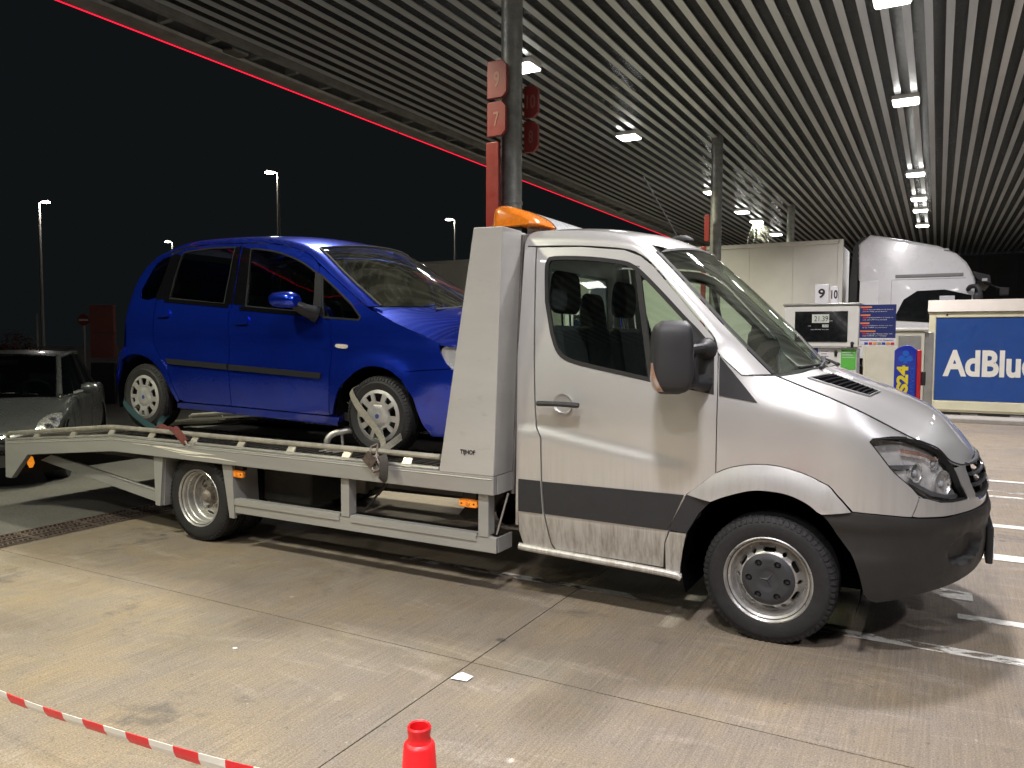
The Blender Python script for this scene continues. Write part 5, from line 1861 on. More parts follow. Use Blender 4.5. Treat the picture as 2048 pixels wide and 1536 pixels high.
fs = root('wheel_strap', (-3.3, 4.25, .8), 'beige lashing strap across the front wheel of the blue car, with black ratchet', 'strap', 'lashing straps on the tow truck bed')
c0 = V(-3.435, 4.29, 1.06)
obj('webbing', band([c0 + V(-.22, .07, .20), c0 + V(-.235, .01, .165), c0 + V(-.15, -.012, .06), c0 + V(0, -.02, -.075), c0 + V(.10, -.06, -.16), (-3.27, 4.14, .845)], [(-.7, -.5, .4), (-.5, -.9, .2), (0, -1, .1), (0, -1, .1), (0, -1, .1), (.2, -1, .3)], .05), 'strap_beige', fs)
obj('webbing', band([c0 + V(.19, .17, -.02), c0 + V(.215, .06, -.10), (-3.25, 4.20, .88), (-3.27, 4.13, .85)], [(1, 0, .3), (1, -.3, 0), (.4, -1, 0), (.2, -1, .2)], .045), 'strap_beige', fs)
rt = MB()
for s_ in (-1, 1):
    p0, p1 = V(-3.31, 4.11, .885), V(-3.225, 4.03, .735)
    sd_ = V(.8, .3, .35) * .028 * s_
    rt.tube([p0 + sd_, (p0 + p1) / 2 + sd_ + V(-.012, -.015, 0), p1 + sd_], [.007, .012, .007], 6)
rt.tube([V(-3.31, 4.11, .885) - V(.8, .3, .35) * .03, V(-3.31, 4.11, .885) + V(.8, .3, .35) * .03], .009, 8)
rt.tube([V(-3.27, 4.07, .81) - V(.8, .3, .35) * .034, V(-3.27, 4.07, .81) + V(.8, .3, .35) * .034], .02, 10)
rt.tube([V(-3.225, 4.03, .735) - V(.8, .3, .35) * .03, V(-3.225, 4.03, .735) + V(.8, .3, .35) * .03], .011, 8)
rt.box(-3.33, -3.24, 4.02, 4.03, .76, .84, ry=.7)
obj('ratchet', rt, 'ratchet_steel', fs, smooth=40)
obj('strap_tail', band([(-3.20, 4.06, .80), (-3.18, 4.02, .835), (-3.135, 3.985, .825), (-3.125, 3.975, .76), (-3.14, 3.985, .695), (-3.165, 4.0, .68)], [(-.3, -.6, .9), (-.1, -.4, 1), (.5, -1, .6), (.3, -1, 0), (.2, -1, -.2), (0, -1, -.6)], .055, .006), 'strap_black', fs)
rs = root('wheel_strap', (-5.95, 4.25, .8), 'teal lashing strap over the rear wheel of the blue car', 'strap', 'lashing straps on the tow truck bed')
c1 = V(-5.965, 4.29, 1.098)
obj('webbing', band([c1 + V(-.275, .10, -.0), c1 + V(-.285, .02, -.045), c1 + V(-.12, -.012, -.14), c1 + V(.06, -.03, -.215), (-5.74, 4.22, .85), (-5.60, 4.18, .83)], [(-1, 0, .4), (-.6, -.8, .3), (0, -1, .2), (0, -1, .2), (0, -1, .5), (0, -.5, 1)], .05), 'strap_teal', rs)
obj('webbing', band([c1 + V(.21, .15, -.12), c1 + V(.24, .02, -.17), (-5.66, 4.21, .865), (-5.60, 4.17, .835)], [(1, 0, .3), (1, -.3, .2), (.4, -1, .2), (0, -.7, 1)], .045), 'strap_teal', rs)
rd = root('red_strap', (-5.4, 4.15, .8), 'red lashing strap lying loose over the edge rail behind the rear wheel', 'strap', 'lashing straps on the tow truck bed')
obj('webbing', band([(-5.72, 4.20, .835), (-5.60, 4.19, .865), (-5.50, 4.16, .872), (-5.40, 4.13, .868), (-5.33, 4.10, .885), (-5.25, 4.07, .865), (-5.16, 4.055, .81), (-5.12, 4.05, .79)], [(0, -.6, 1), (0, -.6, 1), (.1, -.3, 1), (0, -.7, 1), (0, -.6, 1), (.3, -.8, .8), (.4, -1, .3), (.3, -1, .2)], .055), 'strap_red', rd)
obj('webbing', band([(-5.66, 4.17, .855), (-5.56, 4.15, .885), (-5.47, 4.14, .862), (-5.40, 4.13, .84)], [(0, -.8, 1), (0, -.6, 1), (0, -.8, .7), (0, -1, .5)], .05), 'strap_red', rd)
obj('hook', MB().tube(cr([(-5.13, 4.05, .80), (-5.10, 4.045, .775), (-5.06, 4.05, .765), (-5.04, 4.06, .79), (-5.05, 4.065, .81)], 3), .007, 7), 'zinc', rd)
ch = root('wheel_stop_hoop', (-3.75, 4.4, .77), 'bent galvanised tube hoop in front of the wheel on the deck', 'wheel stop')
obj('hoop', MB().tube(cr([(-3.90, 4.30, .785), (-3.90, 4.30, .86), (-3.87, 4.33, .905), (-3.80, 4.38, .925), (-3.70, 4.47, .93), (-3.55, 4.6, .93)], 4), .024, 12), 'zinc', ch)
obj('hoop_stay', MB().tube([(-3.81, 4.37, .785), (-3.82, 4.365, .91)], .010, 8), 'zinc', ch)
obj('hoop_plate', MB().box(-3.95, -3.77, 4.26, 4.40, .776, .786), 'zinc', ch)
# ------------------------------------------------------------------ fuel island
pmat('pump_white', (0.62, 0.62, 0.58), 0.45, var=.08, vscale=3)
pmat('pump_cream', (0.56, 0.55, 0.45), 0.5, var=.1, vscale=3)
pmat('pump_steel', (0.36, 0.36, 0.34), 0.4, metal=.6, var=.12)
pmat('display_black', (0.008, 0.009, 0.010), 0.12, coat=.6, var=.1)
pmat('lcd', (0.42, 0.44, 0.40), 0.4, emit=(.8, .85, .75), estr=.12, var=.03)
pmat('sticker_green', (0.10, 0.42, 0.06), 0.5, var=.05)
pmat('sticker_teal', (0.02, 0.25, 0.19), 0.5, var=.05)
pmat('sticker_orange', (0.62, 0.25, 0.02), 0.5, var=.05)
pmat('sticker_blue', (0.02, 0.05, 0.30), 0.45, var=.05)
pmat('sticker_red', (0.50, 0.02, 0.03), 0.45, var=.05)
pmat('board_navy', (0.018, 0.028, 0.13), 0.4, var=.08)
pmat('board_white', (0.62, 0.61, 0.63), 0.5, var=.04)
pmat('board_orange', (0.60, 0.20, 0.08), 0.5, var=.05)
pmat('print_yellow', (0.75, 0.62, 0.02), 0.5, var=.04)
pmat('print_lightblue', (0.01, 0.12, 0.55), 0.5, var=.04)
pmat('adblue_blue', (0.012, 0.058, 0.235), 0.42, var=.10, vscale=2)
pmat('adblue_cream', (0.60, 0.57, 0.40), 0.5, var=.08, vscale=3)
pmat('adblue_roof', (0.46, 0.42, 0.36), 0.55, var=.1, vscale=2)
pmat('adblue_white', (0.70, 0.68, 0.60), 0.5, var=.05)
pmat('service_blue', (0.012, 0.03, 0.36), 0.35, coat=.4, var=.05)
pmat('red_sign', (0.20, 0.018, 0.013), 0.45, var=.12, vscale=4)
pmat('totem_red', (0.20, 0.062, 0.048), 0.6, var=.1)
pmat('sign_figure', (0.26, 0.10, 0.07), 0.5, var=.05)
pmat('trailer_white', (0.68, 0.67, 0.62), 0.5, var=.06, vscale=1.5)
pmat('lorry_white', (0.66, 0.66, 0.68), 0.3, coat=.6, var=.05, vscale=1.5)
pmat('lorry_grey', (0.20, 0.20, 0.21), 0.5, var=.08)

isl = obj('pump_island', MB().box(-5.6, -.35, 8.0, 9.95, -.02, .14), 'kerb_concrete', bevel=.03)
tag(isl, 'low concrete island carrying the fuel pumps', 'kerb')

PY = 9.38


def pump(x0, label, num, detail=True):
    """fuel pump facing the tow truck; x0 = left edge"""
    P = root('fuel_pump', (x0 + .4, PY + .3, .14), label, 'fuel pump', 'fuel pumps on the island')
    w = .80
    hd = obj('pump_head', MB().box(x0, x0 + w, PY, PY + .5, 1.53, 2.0), 'pump_white', P, bevel=.012)
    obj('pump_body', MB().box(x0 + .02, x0 + w - .02, PY + .04, PY + .46, .14, 1.52), 'pump_white', P, bevel=.012)
    obj('top_cap', MB().box(x0 - .01, x0 + w + .01, PY - .012, PY + .51, 2.001, 2.025), 'pump_steel', P, bevel=.006)
    d = obj('display', MB().box(x0 + .125, x0 + .685, PY - .008, PY - .0005, 1.59, 1.935), 'display_black', hd, bevel=.003)
    obj('price_screen', MB().box(x0 + .31, x0 + .49, PY - .012, PY - .0085, 1.805, 1.90), 'lcd', hd)
    obj('small_screen', MB().box(x0 + .42, x0 + .485, PY - .012, PY - .0085, 1.755, 1.785), 'lcd', hd)
    text('price_digits', '21.39', 'print_black', .08, (x0 + .335, PY - .0135, 1.822), (1, 0, 0), (0, 0, 1), hd, width=.145, height=.06)
    text('small_digits', '1.919', 'print_black', .03, (x0 + .428, PY - .0135, 1.760), (1, 0, 0), (0, 0, 1), hd, width=.05, height=.019)
    text('screen_label', 'EURO', 'board_white', .03, (x0 + .495, PY - .0095, 1.822), (1, 0, 0), (0, 0, 1), hd, width=.032, height=.009)
    text('screen_label', 'LITER', 'board_white', .03, (x0 + .27, PY - .0095, 1.765), (1, 0, 0), (0, 0, 1), hd, width=.03, height=.009)
    text('screen_label', 'EURO PER LITER  INCL. BTW', 'board_white', .03, (x0 + .30, PY - .0095, 1.725), (1, 0, 0), (0, 0, 1), hd, width=.19, height=.009)
    for (kx, kz) in ((x0 + .735, 1.575), (x0 + .565, 1.475)):
        yk_ = PY - .001 if kz > 1.53 else PY + .039
        obj('lock', MB().lathe([(.0, yk_ - .02), (.016, yk_ - .018), (.02, yk_)], (kx, 0, kz), 'Y', 16).box(kx - .014, kx + .014, yk_ - .006, yk_, kz - .05, kz), 'black_rubber', P)
    for (nm, mt, a, b_, z0, z1) in (('blue_sticker', 'sticker_blue', .30, .385, 1.40, 1.52), ('paper_notice', 'board_white', .395, .515, 1.33, 1.515), ('green_sticker', 'sticker_green', .62, .785, 1.28, 1.505), ('paper_notice', 'board_white', .625, .785, 1.10, 1.275)):
        s_ = obj(nm, MB().box(x0 + a, x0 + b_ - .01, PY + .036, PY + .0395, z0, z1), mt, P)
        for k in range(3):
            zz = z1 - .035 - k * .028
            obj('print_line', MB().box(x0 + a + .012, x0 + b_ - .025 - .02 * (k % 2), PY + .0345, PY + .0358, zz, zz + .006), 'print_black' if mt == 'board_white' else 'board_white', s_)
    # number box on the roof
    nb = obj('number_box', MB().box(x0 + .33, x0 + .475, PY + .02, PY + .10, 2.026, 2.24), 'board_white', P, bevel=.004)
    text('number', num, 'print_black', .15, (x0 + .365 if len(num) == 1 else x0 + .345, PY + .0185, 2.085), (1, 0, 0), (0, 0, 1), nb, width=.072 if len(num) == 1 else .11, height=.105, bold=.004)
    nb2 = obj('number_box', MB().box(x0 + .48, x0 + .56, PY + .16, PY + .24, 2.026, 2.22), 'board_white', P, bevel=.004)
    text('number', '10', 'print_black', .12, (x0 + .485, PY + .1585, 2.08), (1, 0, 0), (0, 0, 1), nb2, width=.07, height=.10, bold=.004)
    # nozzle column at the left
    nz = obj('nozzle_panel', MB().box(x0 - .36, x0 - .015, PY + .08, PY + .42, .14, 1.75), 'pump_steel', P, bevel=.01)
    for k, (tx, bm_, tm) in enumerate((('EURO 95', 'board_white', 'print_black'), ('DIESEL', 'sticker_orange', 'print_black'))):
        xx = x0 - .34 + k * .17
        bt = obj('grade_board', MB().prism(cr([(xx, 1.25), (xx + .15, 1.25), (xx + .15, 1.68), (xx + .11, 1.72), (xx, 1.72)], 1, True), PY + .05, PY + .078, 'Y'), bm_, P)
        text('grade_name', tx, tm, .09, (xx + .13, PY + .0485, 1.30), (0, 0, 1), (-1, 0, 0), bt, width=.33, height=.075, bold=.002)
        if k == 0:
            obj('grade_edge', MB().box(xx - .03, xx - .001, PY + .05, PY + .078, 1.25, 1.72), 'sticker_teal', bt)
        obj('nozzle', MB().tube(cr([(xx + .07, PY + .0, 1.05), (xx + .07, PY - .04, 1.15), (xx + .07, PY + .02, 1.24)], 3), .022, 8), 'black_rubber', nz)
        obj('hose', MB().tube(cr([(xx + .07, PY + .0, 1.05), (xx + .05, PY - .10, .6), (xx + .02, PY - .06, .35), (xx, PY + .02, .7), (xx, PY + .1, 1.74)], 5), .013, 7), 'black_rubber', nz)
    return P


pA = pump(-1.57, 'white fuel pump with dark price screen and number 9 on top', '9')
pump(-4.35, 'white fuel pump glimpsed through the cab windows of the tow truck', '7')
# payment notice beside the pump
nb = root('notice_board', (-.6, PY + .02, 1.5), 'blue payment notice with orange headings fixed beside the pump', 'sign')
bx0, bx1 = -.765, -.405
obj('board', MB().box(bx0, bx1, PY + .0, PY + .012, 1.635, 2.0), 'board_navy', nb)
obj('card_strip', MB().box(bx0, bx1, PY + .0, PY + .012, 1.545, 1.6345), 'board_white', nb)
obj('board_arm', MB().box(-.80, -.70, PY + .0125, PY + .04, 1.60, 1.95), 'pump_steel', nb)
blocks = [('NEDERLANDS', 'CASH vooruitbetaling aan de kassa of', 'met een PASJE aan de terminal'), ('FRANCAIS', 'CASH prepaiement a la caisse ou', 'avec une CARTE au terminal'), ('ENGLISH', 'CASH prepayment at the cash desk', 'or by CARD on a terminal'), ('DEUTSCH / POLSKI', 'CASH an der Kasse oder mit', 'einer KARTE am Terminal')]
for k, (a, b_, c_) in enumerate(blocks):
    z = 1.965 - k * .088
    obj('heading_bar', MB().box(bx0 + .006, bx0 + .05 + .007 * len(a), PY - .003, PY - .0005, z - .0, z + .017), 'board_orange', nb)
    text('notice_text', b_, 'board_white', .02, (bx0 + .03, PY - .002, z - .026), (1, 0, 0), (0, 0, 1), nb, width=.30, height=.014)
    text('notice_text', c_, 'board_white', .02, (bx0 + .03, PY - .002, z - .048), (1, 0, 0), (0, 0, 1), nb, width=.24, height=.014)
    obj('cash_mark', MB().box(bx0 + .03, bx0 + .075, PY - .0035, PY - .0025, z - .026, z - .012), 'sticker_red', nb)
text('notice_text', 'Bancontact  Maestro  Visa  MasterCard', 'sticker_blue', .02, (bx0 + .01, PY - .002, 1.606), (1, 0, 0), (0, 0, 1), nb, width=.33, height=.014)
for k, mt in enumerate(('board_white', 'sticker_blue', 'sticker_red', 'sticker_orange', 'pump_steel', 'sticker_blue', 'sticker_orange', 'sticker_red')):
    obj('card_logo', MB().box(bx0 + .01 + k * .0435, bx0 + .046 + k * .0435, PY - .003, PY - .0005, 1.562, 1.588), mt, nb)

# blue service post with yellow S24
sp_ = root('service_post', (-.28, 10.3, 0), 'blue service post with yellow S24 and a red side', 'service post')
sx, sy = -.45, 10.30
cap = [(sx, 0.14), (sx + .235, .14), (sx + .235, 1.50)] + cr([(sx + .235, 1.50), (sx + .15, 1.555), (sx + .05, 1.53), (sx, 1.49)], 3)[1:]
obj('post_body', MB().prism(cap, sy, sy + .22, 'Y'), 'service_blue' if 'service_blue' in MATS else 'sticker_blue', sp_, bevel=.006)
obj('red_side', MB().box(sx + .237, sx + .285, sy + .02, sy + .24, .14, 1.50), 'sticker_red', sp_, bevel=.01)
obj('black_latch', MB().box(sx + .286, sx + .335, sy + .05, sy + .2, 1.08, 1.24), 'black_rubber', sp_, bevel=.006)
tl = MB()
for (dx, dz) in ((-.042, 1.395), (.042, 1.395), (0, 1.455)):
    tl.lathe([(.0, sy - .0045), (.034, sy - .004), (.036, sy - .001)], (sx + .12 + dx, 0, dz), 'Y', 18)
tl.prism([(sx + .11, 1.40), (sx + .13, 1.40), (sx + .145, 1.34), (sx + .095, 1.34)][::-1], sy - .003, sy - .001, 'Y')
obj('trefoil_mark', tl, 'print_lightblue', sp_)
text('post_name', 'S24', 'print_yellow', .16, (sx + .155, sy - .003, .99), (0, 0, 1), (-1, 0, 0), sp_, width=.325, height=.125, bold=.008)
text('post_small_text', 'SERVICE', 'print_lightblue', .06, (sx + .215, sy - .003, .95), (0, 0, 1), (-1, 0, 0), sp_, width=.36, height=.04)
# cabinets between the islands
cb = root('service_cabinet', (-.45, 15.2, 0), 'cream metal cabinet with pale side panels left of the blue container', 'cabinet')
obj('cabinet_body', MB().box(-1.15, -.20, 15.0, 15.8, .0, 1.78), 'pump_cream', cb, bevel=.02)
obj('cabinet_top', MB().box(-1.2, -.15, 14.96, 15.84, 1.781, 1.83), 'pump_white', cb, bevel=.01)
obj('cabinet_side', MB().box(-.199, -.06, 15.05, 15.75, .0, 1.76), 'pump_steel', cb, bevel=.01)
obj('cabinet_door', MB().box(-1.10, -.62, 14.985, 14.999, .1, 1.7), 'pump_cream', cb, bevel=.006)
obj('cabinet_door', MB().box(-.60, -.25, 14.985, 14.999, .1, 1.7), 'pump_steel', cb, bevel=.006)

# AdBlue container
ac = root('fluid_container', (1.6, 18.8, 0), 'blue and cream fluid tank container lettered AdBlue', 'container')
X0c, X1c, Yc = -.17, 4.2, 18.2
obj('tank_wall', MB().box(X0c + .06, X1c - .06, Yc + .03, Yc + 1.35, .16, 2.2), 'adblue_cream', ac, smooth=0)
obj('blue_panel', MB().box(X0c + .13, X1c - .13, Yc + .012, Yc + .029, .40, 2.08), 'adblue_blue', ac)
for (a, b_, c_, d) in ((X0c, X0c + .12, .12, 2.2), (X1c - .12, X1c, .12, 2.2)):
    obj('corner_post', MB().box(a, b_, Yc, Yc + .12, c_, d), 'adblue_cream', ac, bevel=.008)
obj('bottom_beam', MB().box(X0c + .121, X1c - .121, Yc, Yc + .1, .20, .385), 'adblue_cream', ac, bevel=.008)
obj('top_beam', MB().box(X0c + .121, X1c - .121, Yc, Yc + .1, 2.09, 2.2), 'adblue_cream', ac, bevel=.008)
obj('roof', MB().prism([(Yc - .03, 2.205), (Yc + .08, 2.45), (Yc + 1.3, 2.45), (Yc + 1.4, 2.205)], X0c - .03, X1c + .03, 'X'), 'adblue_roof', ac, smooth=0, bevel=.01)
obj('skid', MB().box(X0c + .1, X1c - .1, Yc + .04, Yc + 1.3, .0, .155), 'chassis_black', ac)
for k in range(5):
    obj('fork_pocket', MB().box(.45 + k * .85, .75 + k * .85, Yc + .025, Yc + .039, .02, .14), 'lorry_grey' if k % 2 else 'chassis_grey', ac)
obj('rivet', MB().lathe([(.0, Yc - .008), (.022, Yc - .005), (.022, Yc)], (.03 + .12, 0, 2.145), 'Y', 10), 'black_rubber', ac)
text('name', 'AdBlue', 'adblue_white', .8, (.105, Yc + .0105, .885), (1, 0, 0), (0, 0, 1), ac, width=1.62, height=.545, bold=.028, extrude=.002)
kb = obj('kerb', MB().box(-1.4, 6.0, 17.6, 20.6, -.02, .10), 'kerb_concrete', bevel=.03)
tag(kb, 'low concrete kerb under the blue container', 'kerb')
ac.location.z = 0
# ------------------------------------------------------------------ white lorry
LY = 19.9
lo = root('articulated_lorry', (-6, 21.1, 0), 'white articulated lorry with box trailer parked behind the pumps', 'lorry')
tr_ = obj('trailer_box', MB().box(-15.6, -2.12, LY, LY + 2.5, 1.15, 3.96), 'trailer_white', lo, bevel=.02)
for k in range(13):
    obj('wall_panel', MB().box(-15.5 + k * 1.03, -15.5 + k * 1.03 + 1.022, LY - .012, LY - .0005, 1.3, 3.86), 'trailer_white', tr_)
obj('roof_rail', MB().box(-15.6, -2.10, LY - .03, LY + .03, 3.9, 4.0), 'trailer_white', tr_, bevel=.01)
obj('corner_post', MB().box(-2.14, -2.02, LY - .03, LY + .08, 1.1, 4.0), 'trailer_white', tr_, bevel=.01)
obj('side_skirt', MB().box(-12.6, -5.4, LY + .02, LY + .08, .35, 1.1), 'lorry_grey', tr_)
for x in (-10.2, -11.5, -12.8):
    obj('trailer_wheel', MB().lathe([(.0, LY + .06), (.28, LY + .08), (.3, LY + .02), (.5, LY + .03), (.52, LY + .1), (.52, LY + .4)], (x, 0, .52), 'Y', 28), 'tyre', lo)
cabp = [(-1.55, 1.0), (-1.55, 3.02), (-1.68, 3.03), (-1.70, 3.88), (-1.46, 4.07), (-1.24, 4.03), (-.52, 3.86), (-.05, 3.74), (.30, 3.56), (.50, 3.36), (.66, 3.05), (.78, 2.6), (.92, 1.9), (.97, 1.2), (.95, .55), (.3, .5), (.25, 1.0)]


def cab_sec(y, k):
    c = (-.35, 2.0)
    return [(c[0] + (a - c[0]) * k, y, c[1] + (b_ - c[1]) * k) for a, b_ in cabp]


def poly_loft(secs):
    m = MB()
    w = len(secs[0])
    for s_ in secs:
        m.v += s_
    for i in range(len(secs) - 1):
        for k in range(w):
            m.f.append((i * w + k, i * w + (k + 1) % w, (i + 1) * w + (k + 1) % w, (i + 1) * w + k))
    m.f.append(tuple(range(w))[::-1])
    m.f.append(tuple((len(secs) - 1) * w + k for k in range(w)))
    return m


lc = obj('cab', poly_loft([cab_sec(LY + .0, .955), cab_sec(LY + .03, .985), cab_sec(LY + .10, 1.0), cab_sec(LY + 2.4, 1.0), cab_sec(LY + 2.47, .985), cab_sec(LY + 2.5, .955)]), 'lorry_white', lo, smooth=40)
obj('rear_fin', MB().prism([(-1.86, 1.4), (-1.70, 1.4), (-1.70, 3.85), (-1.55, 4.02), (-1.64, 4.02), (-1.80, 3.8), (-1.86, 3.0)][::-1], LY + .02, LY + .06, 'Y'), 'black_rubber', lc)
obj('side_window', MB().prism([(-.92, 2.08), (.62, 1.98), (.62, 2.62), (.1, 2.76), (-.45, 2.74), (-.72, 2.55)], LY - .012, LY + .02, 'Y'), 'display_black', lc)
obj('windscreen', MB().prism([(.64, 1.95), (.93, 1.9), (.80, 2.58), (.68, 2.98)], LY - .015, LY + 2.51, 'Y'), 'display_black', lc)
obj('door_seam', MB().box(-.98, -.972, LY - .004, LY + .03, 1.1, 3.0), 'lorry_grey', lc)
obj('door_seam', MB().box(-.97, .5, LY - .004, LY + .03, 3.0, 3.008), 'lorry_grey', lc)
obj('side_crease', MB().box(-.90, .45, LY - .02, LY + .03, 3.05, 3.12), 'lorry_grey', lc, bevel=.01)
obj('sun_visor', MB().prism([(.60, 3.15), (.95, 3.05), (.98, 2.85), (.72, 2.95)], LY - .05, LY + 2.55, 'Y'), 'black_rubber', lc, bevel=.02)
obj('visor_lamp', MB().box(.80, .90, LY - .07, LY - .051, 2.92, 2.98), 'lamp_clear', lc)
obj('door_handle', MB().box(-.85, -.62, LY - .03, LY - .005, 1.78, 1.84), 'black_rubber', lc, bevel=.01)
obj('roof_lamp', MB().box(.05, .16, LY - .01, LY + .04, 3.62, 3.67), 'lamp_clear', lc, bevel=.01)
obj('cab_deflector', MB().prism([(-1.66, 1.2), (-1.25, 1.2), (-1.25, 3.0), (-1.64, 3.0)], LY - .03, LY - .001, 'Y'), 'lorry_white', lc, bevel=.01)
obj('step_panel', MB().box(-.9, .5, LY - .02, LY + .04, .6, 1.6), 'lorry_grey', lc, bevel=.02)
obj('door_vent', MB().box(.0, .30, LY - .03, LY + .02, 2.5, 2.62), 'lorry_white', lc, bevel=.01)
mi = obj('mirror', MB().tube(cr([(.55, LY - .02, 2.75), (.60, LY - .2, 2.80), (.75, LY - .32, 2.72), (.76, LY - .33, 2.1), (.6, LY - .1, 2.05)], 4), .05, 8), 'black_rubber', lo)
obj('mirror_housing', MB().box(.64, .80, LY - .46, LY - .2, 2.12, 2.66), 'black_rubber', mi, bevel=.05)
obj('front_mirror', MB().box(1.15, 1.32, LY + .1, LY + .3, 2.62, 2.78).tube([(.85, LY + .2, 2.9), (1.2, LY + .2, 2.75)], .025, 6), 'black_rubber', mi, bevel=.04)
obj('lorry_wheel', MB().lathe([(.0, LY + .08), (.28, LY + .10), (.3, LY + .04), (.5, LY + .05), (.52, LY + .1), (.52, LY + .4)], (-.15, 0, .52), 'Y', 28), 'tyre', lo)
obj('lorry_chassis', MB().box(-6, .2, LY + .8, LY + 1.7, .6, 1.0), 'chassis_black', lo)
# ------------------------------------------------------------------ number signs on the first column
def num_sign(txt, x0, x1, z0, z1, y, label):
    r = root('number_sign', ((x0 + x1) / 2, y, (z0 + z1) / 2), label, 'sign', 'red number signs on the column')
    po = cr([(x0, z0), (x0 + .04, z0), (x1 - .06, z0), (x1, z0 + .06), (x1, z1 - .06), (x1 - .06, z1), (x0 + .04, z1), (x0, z1)], 1, True)
    obj('plate', MB().prism(po, y, y + .05, 'Y'), 'red_sign', r, bevel=.006)
    w = (x1 - x0) * (.30 if len(txt) == 1 else .62)
    cx = (x0 + x1) / 2
    text('number', txt, 'sign_figure', .2, (cx - w / 2, y - .002, z0 + (z1 - z0) * .28), (1, 0, 0), (0, 0, 1), r, width=w, height=(z1 - z0) * .42, bold=.004)
    return r


num_sign('9', -4.75, -4.49, 4.43, 4.86, 8.02, 'red sign with the number 9, upper left on the column')
num_sign('7', -4.75, -4.50, 3.99, 4.39, 8.02, 'red sign with the number 7, lower left on the column')
num_sign('10', -4.47, -4.28, 4.27, 4.65, 8.42, 'red sign with the number 10, upper right on the column')
num_sign('8', -4.47, -4.28, 3.86, 4.23, 8.42, 'red sign with the number 8, lower right on the column')
rp = obj('column_sign', MB().box(-4.77, -4.60, 8.03, 8.09, 0.6, 3.93), 'red_sign', bevel=.01)
tag(rp, 'tall narrow red panel beside the near column above the light bar', 'sign')
rp = obj('column_sign', MB().box(-4.83, -4.72, 17.8, 17.86, 0.6, 3.75), 'red_sign', bevel=.01)
tag(rp, 'narrow red panel beside the dark column behind the cab roof', 'sign')
rp = obj('red_sign_plate', MB().box(-4.74, -4.62, 17.7, 17.76, 3.85, 4.45), 'red_sign', bevel=.01)
tag(rp, 'small red plate on the dark column behind the windscreen', 'sign')

# ------------------------------------------------------------------ far left: lamp posts, totem, wall, buildings
emat('street_glow_violet', (1.0, 0.86, 0.97), 60.0)
emat('street_glow_warm', (1.0, 0.93, 0.80), 45.0)
pmat('post_steel', (0.42, 0.40, 0.36), 0.5, metal=.3, var=.1)
pmat('building_grey', (0.30, 0.27, 0.27), 0.8, var=.1, vscale=1)
pmat('dark_facade', (0.012, 0.014, 0.020), 0.6, var=.2, vscale=1)
Rr, Uu, Ff = V(*_r), V(*_u), V(*_f)


def along(u, v, d):
    """world point at depth d on the sight line through a photo pixel (used once to read off distances)"""
    return V(0, 0, 1.6) + (Ff + Rr * (u - 1024) / 1550 - Uu * (v - 768) / 1550) * d


for (u, v, d, glow, lab, side, pw) in ((78, 405, 40, 'street_glow_violet', 'lit street lamp with a violet white glow at the far left', 1, 260), (556, 346, 34, 'street_glow_warm', 'tall lit street lamp rising above the roof of the blue car', -1, 160), (910, 440, 47, 'street_glow_warm', 'lit street lamp left of the tower board of the tow truck', -1, 160), (345, 484, 58, 'street_glow_warm', 'small lit street lamp peeping over the rear of the blue car', -1, 160)):
    p = along(u, v, d)
    r = root('street_lamp', (p[0], p[1], 0), lab, 'street lamp', 'street lamps in the dark')
    obj('post', MB().tube([(p[0], p[1], 0), (p[0], p[1], p[2])], [.10, .05], 10), 'post_steel', r)
    dv = Rr * side * .5 + V(0, 0, .10)
    hd = obj('lamp_head', MB().tube([p, p + dv * .4, p + dv], [.05, .09, .06], 8, flat=.5), 'post_steel', r)
    g_ = obj('lamp_glass', MB().lathe([(.001, -.05), (.16, -.03), (.20, .0)], tuple(p + dv * .7 - V(0, 0, .05)), 'Z', 12, sc=(1.3, 1)), glow, hd)
    ld = bpy.data.lights.new('street_light', 'POINT')
    ld.energy = pw
    ld.color = (1, .93, .85)
    ld.shadow_soft_size = .1
    l_ = bpy.data.objects.new('street_light', ld)
    COL.objects.link(l_)
    l_.parent = r
    l_.location = tuple(p + dv * .7 - V(p[0], p[1], .15))
# red totem and no entry sign
t0 = along(207, 690, 19)
tt = root('price_totem', (t0[0], t0[1], 0), 'dim red rectangular totem behind the rear of the blue car', 'totem')
ang = math.atan2(Rr[1], Rr[0]) + .15
for nm, z0, z1, mt in (('totem_foot', 0, 1.0, 'dark_facade'), ('totem_panel', 1.12, 1.72, 'totem_red'), ('totem_panel', 1.73, 2.40, 'totem_red')):
    obj(nm, MB().box(t0[0] - .27, t0[0] + .27, t0[1] - .1, t0[1] + .1, z0, z1, rz=ang), mt, tt, bevel=.01)
s0 = along(168, 640, 22)
ne = root('no_entry_sign', (s0[0], s0[1], 0), 'small round red no entry sign beside the dim red totem', 'sign')
obj('post', MB().tube([(s0[0], s0[1], 0), (s0[0], s0[1], s0[2] + .1)], .03, 8), 'post_steel', ne)
dsc = MB().lathe([(.0, -.03), (.16, -.03), (.16, -.01)], (0, 0, 0), 'Y', 24)
bar_ = MB().box(-.12, .12, -.036, -.031, -.025, .025)
for nm, mm_, mt in (('disc', dsc, 'red_sign'), ('white_bar', bar_, 'board_white')):
    mm_.v = [tuple(V(*(Matrix.Rotation(ang, 3, 'Z') @ Vector(q_))) + s0) for q_ in mm_.v]
    obj(nm, mm_, mt, ne)
w0, w1 = along(60, 700, 24), along(420, 700, 26)
lw = obj('low_wall', MB().tube([(w0[0], w0[1], .6), (w1[0], w1[1], .6)], .75, 4), 'building_grey', smooth=0)
tag(lw, 'low pale wall in the dark behind the parked grey car', 'wall')
p0 = along(75, 690, 22)
pb = obj('bollard_post', MB().tube([(p0[0], p0[1], 0), (p0[0], p0[1], p0[2] + .9)], .035, 8), 'post_steel')
tag(pb, 'thin pale post standing behind the parked grey car', 'post')
